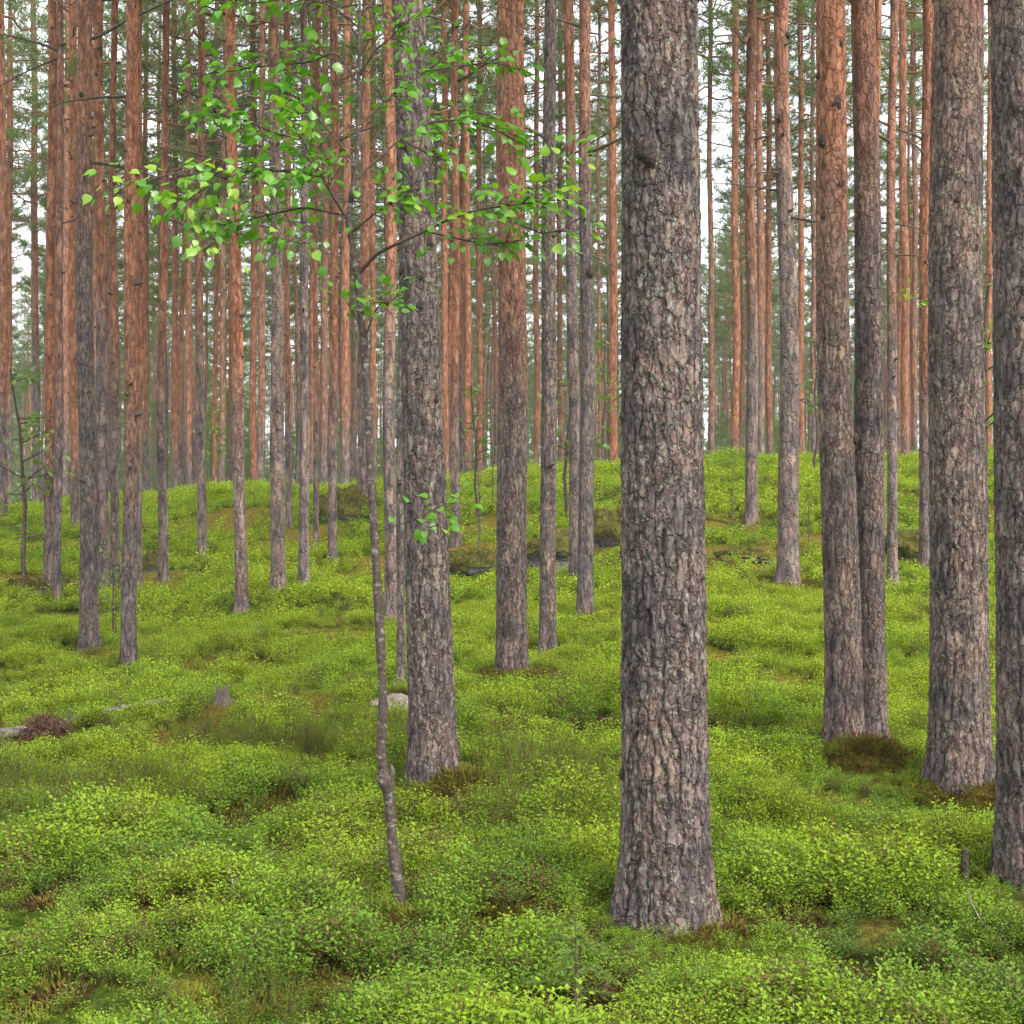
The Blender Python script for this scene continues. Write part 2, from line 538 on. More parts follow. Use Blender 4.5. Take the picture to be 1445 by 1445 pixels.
M['log'] = nt.finish(principled(nt, nt.ramp(n, [(.3, (.07, .06, .055)), (.5, (.17, .15, .14)), (.7, (.30, .28, .265))]), .9, nt.bump(n, .8, .01)))
nt = NT('stump_wood'); v = obj_vec(nt, (1, 1, .25)); n = nt.noise(v, 45, 4, .65)
M['stump'] = nt.finish(principled(nt, nt.ramp(n, [(.3, (.05, .037, .033)), (.5, (.10, .078, .07)), (.7, (.18, .145, .13))]), .92, nt.bump(n, .9, .012)))
nt = NT('rusty_root'); v = obj_vec(nt, (1, 1, 1)); n = nt.noise(v, 30, 4, .65)
M['root'] = nt.finish(principled(nt, nt.ramp(n, [(.3, (.05, .027, .020)), (.55, (.13, .068, .045)), (.75, (.23, .125, .085))]), .95, nt.bump(n, .9, .015)))
nt = NT('boulder_stone'); v = obj_vec(nt, (1, 1, 1)); n = nt.noise(v, 9, 5, .65)
c = nt.ramp(n, [(.3, (.05, .047, .047)), (.55, (.11, .105, .10)), (.75, (.22, .20, .19))])
M['stone'] = nt.finish(principled(nt, c, .9, nt.bump(n, .8, .03)))
nt = NT('boulder_moss'); v = obj_vec(nt, (1, 1, 1)); n = nt.noise(v, 14, 5, .65)
c = nt.ramp(n, [(.3, (.03, .032, .012)), (.5, (.085, .085, .022)), (.68, (.19, .14, .04))])
M['moss_cap'] = nt.finish(principled(nt, c, 1.0, nt.bump(nt.noise(v, 40, 4), 1.0, .04), 0.02))
nt = NT('pink_stone'); v = obj_vec(nt, (1, 1, 1)); n = nt.noise(v, 30, 4, .6)
M['pink'] = nt.finish(principled(nt, nt.ramp(n, [(.3, (.13, .10, .095)), (.7, (.27, .21, .20))]), .9, nt.bump(n, .5, .01)))
nt = NT('dry_fern'); v = obj_vec(nt, (1, 1, 1)); n = nt.noise(v, 60, 3)
M['dry'] = nt.finish(principled(nt, nt.ramp(n, [(.3, (.20, .09, .04)), (.7, (.42, .22, .11))]), .85))

# forest floor: moss and litter
nt = NT('forest_floor')
tc = nt.n('TexCoord'); v = tc.outputs['Object']
n1 = nt.noise(v, 2.2, 5, .6); n2 = nt.noise(v, 26, 4, .65); n3 = nt.noise(v, 0.6, 3)
moss = nt.ramp(n2, [(.28, (.022, .032, .008)), (.5, (.075, .125, .014)), (.7, (.14, .215, .022))])
org = nt.ramp(n2, [(.28, (.06, .042, .014)), (.5, (.21, .16, .032)), (.7, (.36, .28, .06))])
bro = nt.ramp(n2, [(.3, (.018, .012, .008)), (.5, (.06, .035, .02)), (.72, (.13, .075, .045))])
c = nt.mix(nt.maprange(n1, .54, .66), moss, org)
c = nt.mix(nt.attr('pm_o'), c, org)
c = nt.mix(nt.attr('pm_b'), c, bro)
M['floor'] = nt.finish(principled(nt, c, 1.0, nt.bump(nt.math('ADD', nt.noise(v, 60, 4, .7), nt.noise(v, 14, 3)), 1.0, .06), 0.02))

# ------------------------------------------------------------------ ground sheet
fa = np.linspace(-R(34), R(34), 360)
ra = np.linspace(R(34), 2 * np.pi - R(34), 62)[1:-1]
ang = np.r_[fa, ra]
rad = np.r_[np.geomspace(0.4, 3.5, 14)[:-1], np.geomspace(3.5, 45, 330), np.geomspace(45, 900, 70)[1:]]
X = np.sin(ang)[None] * rad[:, None]; Y = np.cos(ang)[None] * rad[:, None]
Z = g(X, Y)
rr = np.hypot(X, Y)
Z = Z + sstep(90, 200, rr) * (2.6 - Z)
nr, na = X.shape
mb = MB()
i = np.arange(nr - 1)[:, None] * na; j = np.arange(na)[None]; j2 = (j + 1) % na
mb.add(np.stack([X, Y, Z], -1).reshape(-1, 3), np.stack([i + j, i + na + j, i + na + j2, i + j2], -1).reshape(-1, 4)[:, ::-1])
c0 = mb.n
mb.v.append(np.array([[0, 0, gz(0, 0)]])); mb.n += 1
mb.f.append(np.array([[c0, k2, k1] for k1, k2 in zip(range(na), np.r_[np.arange(1, na), 0])]))
pmo = np.r_[patch_mask(X, Y, 'om').ravel(), 0]; pmb = np.r_[patch_mask(X, Y, 'b').ravel(), 0]
gme = mb.mesh('ground', M['floor'], True, {'pm_o': pmo, 'pm_b': pmb})
ground = tag(link('ground', gme), 'rolling mossy forest floor rising to a low ridge', None, None, 'structure')

# ------------------------------------------------------------------ trunks
def bark_relief(th, z, Rm, seed, cw, ch0, ch1):
    """Plates and fissures of old pine bark: displacement in units of the plate relief, fissure mask, plate random."""
    n = max(6, int(round(2 * np.pi * Rm / cw)))
    cx, sx = np.cos(th) * Rm, np.sin(th) * Rm
    w1 = fbm(cx / cw * .55, sx / cw * .55, z / .09, seed, 2); w2 = fbm(cx / cw * .55, sx / cw * .55, z / .09, seed + 50, 2)
    zz = z + 0.6
    gy = np.where(zz < 1.2, zz / ch0, 1.2 / ch0 + (zz - 1.2) / ch1) + 0.42 * w2
    gx = th / (2 * np.pi) * n + 0.50 * w1 + 0.12 * np.sin(z * 2.3)
    bx, by = np.floor(gx), np.floor(gy)
    F1 = np.full(gx.shape, 9.0); F2 = F1.copy(); pid = np.zeros_like(F1); oy = np.zeros_like(F1)
    ex1 = np.zeros_like(F1); ey1 = ex1.copy(); ex2 = ex1.copy(); ey2 = ex1.copy()
    for dx in (-1, 0, 1):
        for dy in (-1, 0, 1):
            ix, iy = bx + dx, by + dy
            wx = np.mod(ix, n)
            jx = _hash(wx, iy, wx * 0, seed + 1); jy = _hash(wx, iy, wx * 0, seed + 2)
            ex = ix + .12 + .76 * jx - gx; ey = iy + .05 + .9 * jy - gy
            d = np.sqrt(ex * ex + ey * ey * 0.7)
            c = d < F1
            c2 = (~c) & (d < F2)
            ex2 = np.where(c, ex1, np.where(c2, ex, ex2)); ey2 = np.where(c, ey1, np.where(c2, ey, ey2))
            F2 = np.where(c, F1, np.minimum(F2, d))
            pid = np.where(c, _hash(wx, iy, wx * 0, seed + 3), pid); oy = np.where(c, ey, oy)
            ex1 = np.where(c, ex, ex1); ey1 = np.where(c, ey, ey1)
            F1 = np.where(c, d, F1)
    ax, ay = ex2 - ex1, ey2 - ey1
    vert = np.abs(ax) / (np.sqrt(ax * ax + ay * ay) + 1e-6)        # 1 along upright cracks, 0 along level ones
    e = F2 - F1
    wid = .14 + .22 * vert * (.6 + .8 * fbm(cx / cw * .4, sx / cw * .4, z / .2, seed + 70, 2))
    fis = (1 - sstep(0.015, wid, e)) * (.12 + .88 * vert ** 1.6)
    return fis, oy, pid


def bark_flakes(th, z, Rm, seed, cw, ch):
    """Thin overlapping flakes on the plates: step height and random."""
    n = max(8, int(round(2 * np.pi * Rm / cw)))
    cx, sx = np.cos(th) * Rm, np.sin(th) * Rm
    gx = th / (2 * np.pi) * n + .8 * fbm(cx / cw * .5, sx / cw * .5, z / ch * .5, seed, 3)
    gy = z / ch + .8 * fbm(cx / cw * .5, sx / cw * .5, z / ch * .5, seed + 40, 3)
    bx, by = np.floor(gx), np.floor(gy)
    F1 = np.full(gx.shape, 9.0); pid = np.zeros_like(F1); oy = np.zeros_like(F1)
    for dx in (-1, 0, 1):
        for dy in (-1, 0, 1):
            ix, iy = bx + dx, by + dy
            wx = np.mod(ix, n)
            ex = ix + _hash(wx, iy, wx * 0, seed + 1) - gx; ey = iy + _hash(wx, iy, wx * 0, seed + 2) - gy
            d = ex * ex + ey * ey
            c = d < F1
            pid = np.where(c, _hash(wx, iy, wx * 0, seed + 3), pid); oy = np.where(c, ey, oy)
            F1 = np.where(c, d, F1)
    return pid, oy


def trunk_mesh(name, px, py, rad, zs, nseg, tone, relief=None, flare=0.35, seed=0, mat=None, lich=0.5, rough=0.03):
    zs = np.asarray(zs, float)
    th = np.arange(nseg) / nseg * 2 * np.pi
    T, Zg = np.meshgrid(th, zs)
    r0 = rad(Zg)
    lobes = 1 + flare * np.exp(-np.maximum(Zg, -.2) / 0.16) * (1 + .45 * np.sin(T * 3 + seed) + .3 * np.sin(T * 5 + seed * 2.1))
    r = r0 * lobes
    r = r * (1 + rough * fbm(np.cos(T) * 1.6 + seed, np.sin(T) * 1.6, Zg * 1.3, seed + 5, 3))
    attrs = {'tone': tone(Zg).ravel(), 'lich': np.full(Zg.size, lich)}
    if relief:
        amp, cw, ch0, ch1 = relief
        Rm = float(rad(np.array([1.0]))[0])
        amp *= min(1.0, Rm / .15) ** 1.3
        fis, oy, pid = bark_relief(T, Zg, Rm, seed, cw, ch0, ch1)
        fl, fy = bark_flakes(T, Zg, Rm, seed + 200, cw * .42, .034)
        fl2, fy2 = bark_flakes(T, Zg, Rm, seed + 300, cw * .95, .060)
        low = 1 - .40 * sstep(.7, 1.9, Zg)
        d = low * (-fis + .25 * (pid - .5) + .12 * oy) + .20 * (fl - .5) + .10 * fy + .22 * (fl2 - .5) + .12 * fy2
        pid = np.clip(.05 + .95 * (.30 * pid + .40 * fl + .30 * fl2), .05, 1)
        fine = fbm(np.cos(T) * Rm * 130, np.sin(T) * Rm * 130, Zg * 55, seed + 9, 2)
        fine2 = fbm(np.cos(T) * Rm * 38, np.sin(T) * Rm * 38, Zg * 22, seed + 19, 2)
        r = r + amp * (d + 0.16 * fine + 0.30 * fine2)
        attrs['fis'] = (fis * min(1.0, Rm / .15) ** 1.5).ravel(); attrs['plate'] = pid.ravel()
    Xg = px(Zg) + np.cos(T) * r; Yg = py(Zg) + np.sin(T) * r
    nz = len(zs)
    i = np.arange(nz - 1)[:, None] * nseg; j = np.arange(nseg)[None]; j2 = (j + 1) % nseg
    mb = MB()
    mb.add(np.stack([Xg, Yg, Zg], -1).reshape(-1, 3), np.stack([i + j, i + j2, i + nseg + j2, i + nseg + j], -1).reshape(-1, 4))
    return mb.mesh(name, mat or M['bark'], True, attrs)


# ------------------------------------------------------------------ crowns, dead branches (shared meshes)
def crown_meshes(seed, H, zb, reach):
    r = np.random.default_rng(seed)
    limbs, fol = MB(), MB()
    nl = 36
    C, D = [], []
    for k in range(nl):
        f = k / (nl - 1)
        z = zb + (H - zb - .5) * f ** 0.85 + r.uniform(-.15, .15)
        az = k * 2.4 + r.uniform(-.5, .5)
        L = reach * (0.55 + 0.75 * math.sin(math.pi * min(1, .18 + .8 * f)) ** 1.2) * r.uniform(.6, 1.1) * (1 - .55 * f)
        el0 = -.15 + .75 * f + r.uniform(-.2, .2)
        t = np.linspace(0, 1, 7)
        h = np.array([math.cos(az), math.sin(az), 0])
        pts = np.array([0, 0, z]) + t[:, None] * L * (h * math.cos(el0)) + np.outer(t * L * math.sin(el0) + .18 * L * t ** 2, [0, 0, 1])
        pts[1:] += r.normal(scale=.05 * L, size=(6, 3))
        limbs.tube(pts, np.linspace(.030, .008, 7) * (1.2 - .6 * f), 4)
        ns = int(6 + 6 * L)
        for s in range(ns):
            tt = r.uniform(.28, 1.0)
            p = np.array([np.interp(tt, t, pts[:, q]) for q in range(3)])
            sd = unit(h * r.uniform(.2, 1) + np.cross(h, [0, 0, 1]) * r.uniform(-1.2, 1.2) + np.array([0, 0, r.uniform(-.15, .7)]))
            sl = r.uniform(.25, .6) * (1.15 - .5 * tt) * min(1.0, L)
            e = p + sd * sl
            if s % 2 == 0:
                limbs.tube(np.array([p, (p + e) / 2 + [0, 0, .02], e]), [.007, .005, .003], 3, False)
            for q in (0.45, 0.75, 1.0):
                C.append(p + sd * sl * q + r.normal(scale=.06, size=3)); D.append(unit(sd + r.normal(scale=.45, size=3) + [0, 0, .3]))
    C, D = np.array(C), np.array(D)
    K = 11
    B = np.repeat(C, K, 0); DD = np.repeat(D, K, 0)
    B = B + DD * r.uniform(-.09, .09, (len(B), 1))
    nd = unit(DD * .75 + r.normal(scale=.55, size=DD.shape))
    blades(fol, B, nd, r.uniform(.12, .20, len(B)), r.uniform(.012, .022, len(B)), shape='needle')
    return limbs.mesh('crown_limbs', M['limb']), fol.mesh('crown', M['needle'], False)


CROWN_H = 19.0
CROWNS = [crown_meshes(100 + k, CROWN_H, zb, rc) for k, (zb, rc) in enumerate(((10.2, 2.0), (9.2, 2.2), (11.0, 1.8), (10.0, 2.4), (8.6, 1.9), (11.5, 2.2)))]


def branch_mesh(seed, L, up):
    r = np.random.default_rng(seed)
    mb = MB()
    t = np.linspace(0, 1, 8)
    pts = np.c_[t * L, np.cumsum(r.normal(scale=.02 * L, size=8)), up * L * t + .25 * L * t ** 2 * r.uniform(-1, .6)]
    pts[0] = 0
    mb.tube(pts, np.linspace(.022, .004, 8), 5)
    for k in range(4):
        q = r.uniform(.3, .95)
        p = np.array([np.interp(q, t, pts[:, c]) for c in range(3)])
        d = unit(np.array([r.uniform(.3, 1), r.uniform(-1, 1), r.uniform(-.5, .5)]))
        l = r.uniform(.12, .35) * L
        mb.tube(np.array([p, p + d * l * .5 + [0, 0, .02], p + d * l]), [.007, .005, .002], 3, False)
    return mb.mesh('dead_branch', M['twig'])


BRANCH = [branch_mesh(300 + k, L, up) for k, (L, up) in enumerate(((1.3, .15), (1.0, -.1), (1.7, .3), (.8, .0), (1.4, -.25), (1.1, .4)))]


def stub_mesh(seed):
    r = np.random.default_rng(seed)
    mb = MB()
    mb.tube(np.array([[-.03, 0, 0], [.01, 0, 0], [.05, .004, .006], [.085, .01, .014]]), [.030, .026, .017, .010], 7)
    return mb.mesh('branch_stub', M['twig'])


STUB = [stub_mesh(k) for k in range(2)]


def knot_mesh(seed):
    r = np.random.default_rng(seed)
    mb = MB()
    n, m = 9, 4
    th = np.arange(n) / n * 2 * np.pi
    rings = []
    for q, (rd, h) in enumerate(((1.25, -.012), (1.0, .010), (.7, .020), (.3, .026))):
        rings.append(np.c_[np.full(n, h * .7) + r.normal(scale=.003, size=n), np.cos(th) * rd * .026 * (1 + .28 * r.normal(size=n)), np.sin(th) * rd * .036 * (1 + .28 * r.normal(size=n))])
    V = np.concatenate(rings + [np.array([[.024, 0, 0]])])
    F_ = [[a * n + k, a * n + (k + 1) % n, (a + 1) * n + (k + 1) % n, (a + 1) * n + k] for a in range(3) for k in range(n)]
    mb.add(V, F_)
    mb.f.append(np.array([[3 * n + k, 3 * n + (k + 1) % n, 4 * n] for k in range(n)]))
    return mb.mesh('knot', M['knot'])


KNOT = [knot_mesh(k) for k in range(3)]

GP_NEAR = 'large pines standing nearest the camera'
GP_MID = 'pines standing on the green slope'
GP_RIDGE = 'slim pines standing along and beyond the ridge'


def pine(u0, um, ub, vb, w0, wb, tv, tmax, depth, label, group, detail=0, knots=(), nbranch=0, nstub=0, lean=0.0, lich=0.5, soft=None, rel=1.0):
    seed = int(abs(ub * 7 + vb * 3)) % 9973
    r = np.random.default_rng(seed)
    if depth is None:
        bx, by = hit(ub, vb)
    else:
        by = depth; bx = (ub - 722.5) / F * depth
    bz = gz(bx, by)
    d = by
    ztop = ZC + 722.5 / F * d - bz                      # local height of the frame's top edge
    zmid = ZC - (480 - 722.5) / F * d - bz
    xs = np.array([-0.5, 0.0, max(zmid, .5), max(ztop, 1.0), 30.0])
    um = (u0 + (ub - u0) * 480 / max(vb, 600)) if um is None else um
    xm, xt = (um - ub) / F * d, (u0 - ub) / F * d
    sl = (xt - xm) / max(.5, ztop - zmid) * 0.4
    xv = np.array([0.0, 0.0, xm, xt, xt + sl * (30 - ztop)])
    ph = r.uniform(0, 6.28)

    def px(z):
        zz = np.clip(z, 0, 40)
        w = np.interp(zz, xs, xv)
        e = 0.35                                        # round the corners of the path
        wob = (.014 * np.sin(zz * 1.15 + ph) + .02 * np.sin(zz * .52 + ph * 2)) * sstep(.5, 3, zz) * min(1.0, d / 14)
        return wob + (w + np.interp(zz - e, xs, xv) * (zz > e) + np.interp(zz + e, xs, xv) + w * (zz <= e)) / 3

    def py(z):
        return lean * z + 0.02 * np.sin(z * .7 + ph) * sstep(0, 3, z)
    H = CROWN_H * r.uniform(.95, 1.1)
    rb, rt = wb / 2 / F * d, w0 / 2 / F * d

    def rad(z):
        z = np.asarray(z, float)
        a = rb + (rt - rb) * np.clip(z / max(ztop, .5), 0, 1)
        b = np.clip((H - z) / max(H - ztop, 1.0), 0, 1)
        return np.where(z < ztop, a, rt * b ** .8 + .012)
    zt = ZC - (tv - 722.5) / F * d - bz
    sf = soft or max(1.1, .22 * abs(zt))

    def tone(z):
        return tmax * sstep(zt - sf, zt + sf, z)
    vis = min(ztop + .25, H)
    if detail == 2:
        zs = np.r_[np.arange(-.25, vis, 0.0062), np.linspace(vis, H, 24)[1:]]
        me = trunk_mesh('trunk', px, py, rad, zs, 200, tone, (0.0165, 0.058, .48, .20), .30, seed, lich=lich, rough=.02)
    elif detail == 1:
        zs = np.r_[np.arange(-.25, vis, 0.011), np.linspace(vis, H, 24)[1:]]
        me = trunk_mesh('trunk', px, py, rad, zs, 110, tone, (0.0128 * rel, 0.056, .42, .17), .22, seed, lich=lich, rough=.025)
    else:
        zs = np.r_[np.geomspace(.1, vis + .4, 46) - .35, np.linspace(vis + .2, H, 14)[1:]]
        me = trunk_mesh('trunk', px, py, rad, zs, 20, tone, None, .28, seed, lich=lich, rough=.05,
                        mat=M['bark'] if d < 17 else M['bark_far'])
    root = thing('pine_tree', label, 'pine tree', (bx, by, bz), group)
    link('trunk', me, root)
    k = seed % len(CROWNS)
    sc = H / CROWN_H
    tx = float(px(np.array([13.0]))[0])
    for nm, m in (('crown_limbs', CROWNS[k][0]), ('crown', CROWNS[k][1])):
        o = link(nm, m, root, (tx, 0, 0), (0, 0, r.uniform(0, 6.28)), sc)
    for q in range(nbranch):
        z = r.uniform(.55, 1.08) * min(ztop, 10.5)
        a = r.choice([0, math.pi]) + r.uniform(-.9, .9)
        link('dead_branch', BRANCH[int(r.integers(len(BRANCH)))], root,
             (float(px(np.array([z]))[0]), float(py(np.array([z]))), z), (r.uniform(-.3, .3), 0, a), r.uniform(.6, 1.15))
    for q in range(nstub):
        z = r.uniform(.22, 1.0) * min(ztop, 10)
        a = -math.pi / 2 + r.uniform(-1.5, 1.5)
        rr_ = float(rad(np.array([z]))[0])
        link('branch_stub', STUB[q % 2], root, (float(px(np.array([z]))[0]) + math.cos(a) * rr_, math.sin(a) * rr_, z), (0, 0, a), r.uniform(.5, .9))
    kout = (-.002, .006, .012)[detail]
    for (ku, kv, ks) in knots:
        z = ZC - (kv - 722.5) / F * d - bz
        cx = float(px(np.array([z]))[0]); rr_ = float(rad(np.array([z]))[0])
        off = np.clip(((ku - 722.5) / F * d - bx - cx) / rr_, -.97, .97)
        a = -math.pi / 2 + math.asin(off)
        link('knot', KNOT[int(ku) % 3], root, (cx + math.cos(a) * (rr_ + kout), math.sin(a) * (rr_ + kout), z), (0, 0, a), ks)
    TRUNK_FOOT.append((bx, by, rb * 1.25))
    return root


# nearest pines: bark modelled plate by plate
pine(931, 934, 940, 1290, 108, 124, -200, .18, None, 'thickest pine in front, deeply plated grey bark and a broken branch stub high up', GP_NEAR, 2,
     [(908, 226, 1.35), (914, 236, .9), (880, 590, .5), (872, 1090, .5)], lich=.9)
pine(571, 592, 613, 1112, 46, 68, -80, .35, None, 'large knotty leaning pine directly behind the thin leafy sapling', GP_NEAR, 1,
     [(562, 36, .8), (575, 212, .9), (577, 248, .7), (606, 345, .8), (568, 385, .7), (596, 395, .9), (596, 435, .9), (615, 565, .7), (588, 635, .8)], lich=.8)
pine(1353, 1352, 1355, 1118, 68, 84, 60, .35, None, 'thick straight grey pine standing left of the dark trunk cut by the right edge', GP_NEAR, 1,
     [(1338, 115, .8), (1365, 145, .6), (1340, 290, .6), (1366, 355, .6)], lich=.8)
pine(1447, 1450, 1457, 1232, 86, 96, -150, .2, None, 'dark thick pine cut off by the right edge of the picture', GP_NEAR, 1, [(1420, 160, .7)], lich=.6)
pine(1170, 1180, 1193, 1060, 40, 54, 300, .85, None, 'knotty pine with orange upper bark, left and front of a close pair', GP_NEAR, 1,
     [(1180, 68, .9), (1176, 153, 1.2), (1158, 205, 1.1), (1181, 265, .9), (1160, 310, .7), (1154, 110, .7), (1204, 620, 1.1)], lich=.6)
pine(1218, 1222, 1229, 1056, 33, 46, 200, .7, 9.42, 'smoother grey pine pressed behind the knotty one of the close pair', GP_NEAR, 1, lich=.9, rel=.45)
pine(719, 721, 722, 957, 37, 44, 470, .72, None, 'straight reddish pine midway between sapling and thickest pine, grey at its foot', GP_NEAR, 1, lich=.6)

# pines of the slope
MID = [
    (775, 772, 773, 918, 17, 24, -120, .5, None, 'grey pine right of the straight reddish one, base in green moss', dict(detail=1, nstub=4, nbranch=2)),
    (822, 831, 825, 875, 15, 23, 230, .7, None, 'front pine of the tight pair left of the thickest pine, with dark bark scar', dict(nstub=6, nbranch=3, knots=[(834, 385, 1.6), (833, 215, 1.3)])),
    (803, 807, 812, 817, 14, 16, 230, .8, None, 'rear pine of the tight pair left of the thickest pine', dict(nstub=3, nbranch=4)),
    (121, 123, 126, 919, 20, 27, 260, .7, None, 'tall grey pine left of the bright orange pine on the left slope', dict(nstub=8, nbranch=3)),
    (188, 183, 181, 944, 16, 22, 560, 1.0, None, 'bright orange pine on the left slope, standing lowest of its cluster', dict(nstub=12, nbranch=1, soft=1.9)),
    (139, 141, 147, 842, 13, 18, 430, .85, None, 'reddish pine close behind the tall grey pine on the left', dict(nstub=5, nbranch=3)),
    (162, 160, 163, 838, 8, 13, 520, .8, None, 'slim pine between the tall grey pine and the bright orange pine', dict(nstub=4, nbranch=3)),
    (197, 196, 195, 840, 7, 12, 620, .95, None, 'slim rusty pine half hidden right behind the bright orange pine', dict(nstub=2, nbranch=1)),
    (73, 71, 68, 834, 12, 14, 640, .95, None, 'orange pine of the left pair beside a low rock at its foot', dict(nstub=5, nbranch=3)),
    (86, 82, 80, 850, 9, 12, 560, .6, None, 'darker pine of the left pair, foot lower than its orange neighbour', dict(nstub=3, nbranch=2)),
    (103, 103, 106, 748, 10, 12, 640, .9, None, 'rusty pine glimpsed between the left pair and the tall grey pine', dict(nstub=4, nbranch=5)),
    (234, 228, 231, 824, 9, 14, 520, .85, None, 'slender reddish pine beside the small grey boulder on the left slope', dict(nstub=6, nbranch=4)),
    (283, 282, 286, 794, 10, 13, 480, .75, None, 'slender dark pine uphill, second right of the bright orange pine', dict(nstub=6, nbranch=5)),
    (327, 332, 342, 862, 13, 18, 560, .95, None, 'leaning orange pine on the left slope, seen behind the sapling leaves', dict(nstub=7, nbranch=4)),
    (388, 389, 393, 834, 15, 21, 130, .6, None, 'stout grey pine left of the sapling with orange only at top', dict(nstub=7, nbranch=3, soft=1.4)),
    (430, 428, 429, 829, 9, 15, 60, .5, None, 'grey pine standing close right of the stout grey one', dict(nstub=5, nbranch=3)),
    (472, 470, 469, 792, 11, 13, 560, .85, None, 'reddish pine uphill in front of the dark hollow under the ridge', dict(nstub=5, nbranch=4)),
    (448, 446, 446, 777, 7, 8, 560, .8, None, 'very thin pine left of the dark hollow under the ridge', dict(nstub=2, nbranch=2)),
    (516, 514, 511, 722, 12, 15, 500, .8, None, 'reddish pine on the ridge hidden partly by the sapling stem', dict(nstub=3, nbranch=3)),
    (547, 550, 552, 874, 14, 18, 430, .85, None, 'reddish pine half hidden left behind the large knotty pine', dict(nstub=3, nbranch=1)),
    (567, 564, 566, 968, 10, 12, 300, .5, None, 'thin dark pine squeezed against the left edge of the knotty pine', dict(nstub=2)),
    (642, 641, 643, 779, 9, 14, 560, .85, None, 'pine behind the mossy boulder, right of the large knotty pine', dict(nstub=5, nbranch=4)),
    (1105, 1113, 1112, 832, 20, 31, 200, .8, None, 'sturdy pine alone on the mossy slope right of the thickest pine', dict(nstub=7, nbranch=5, knots=[(1111, 52, 1.2), (1098, 170, 1.2)])),
    (1060, 1061, 1060, 738, 13, 18, 420, .7, None, 'pine high on the right slope with curved dead branches at top', dict(nstub=5, nbranch=8)),
    (1260, 1260, 1259, 825, 11, 15, 420, .7, None, 'slim pine right of the close pair, foot in green cover', dict(nstub=4, nbranch=5)),
    (1308, 1307, 1306, 805, 18, 18, 560, .95, None, 'orange pine directly left of the thick straight grey pine', dict(nstub=9, nbranch=7)),
    (1236, 1239, 1244, 800, 10, 12, 520, .95, 21.5, 'thin orange pine just behind the right edge of the close pair', dict(nstub=3, nbranch=5)),
]
for (u0, um, ub, vb, w0, wb, tv, tm, dp, lab, kw) in MID:
    pine(u0, um, ub, vb, w0, wb, tv, tm, dp, lab, GP_MID, **kw)

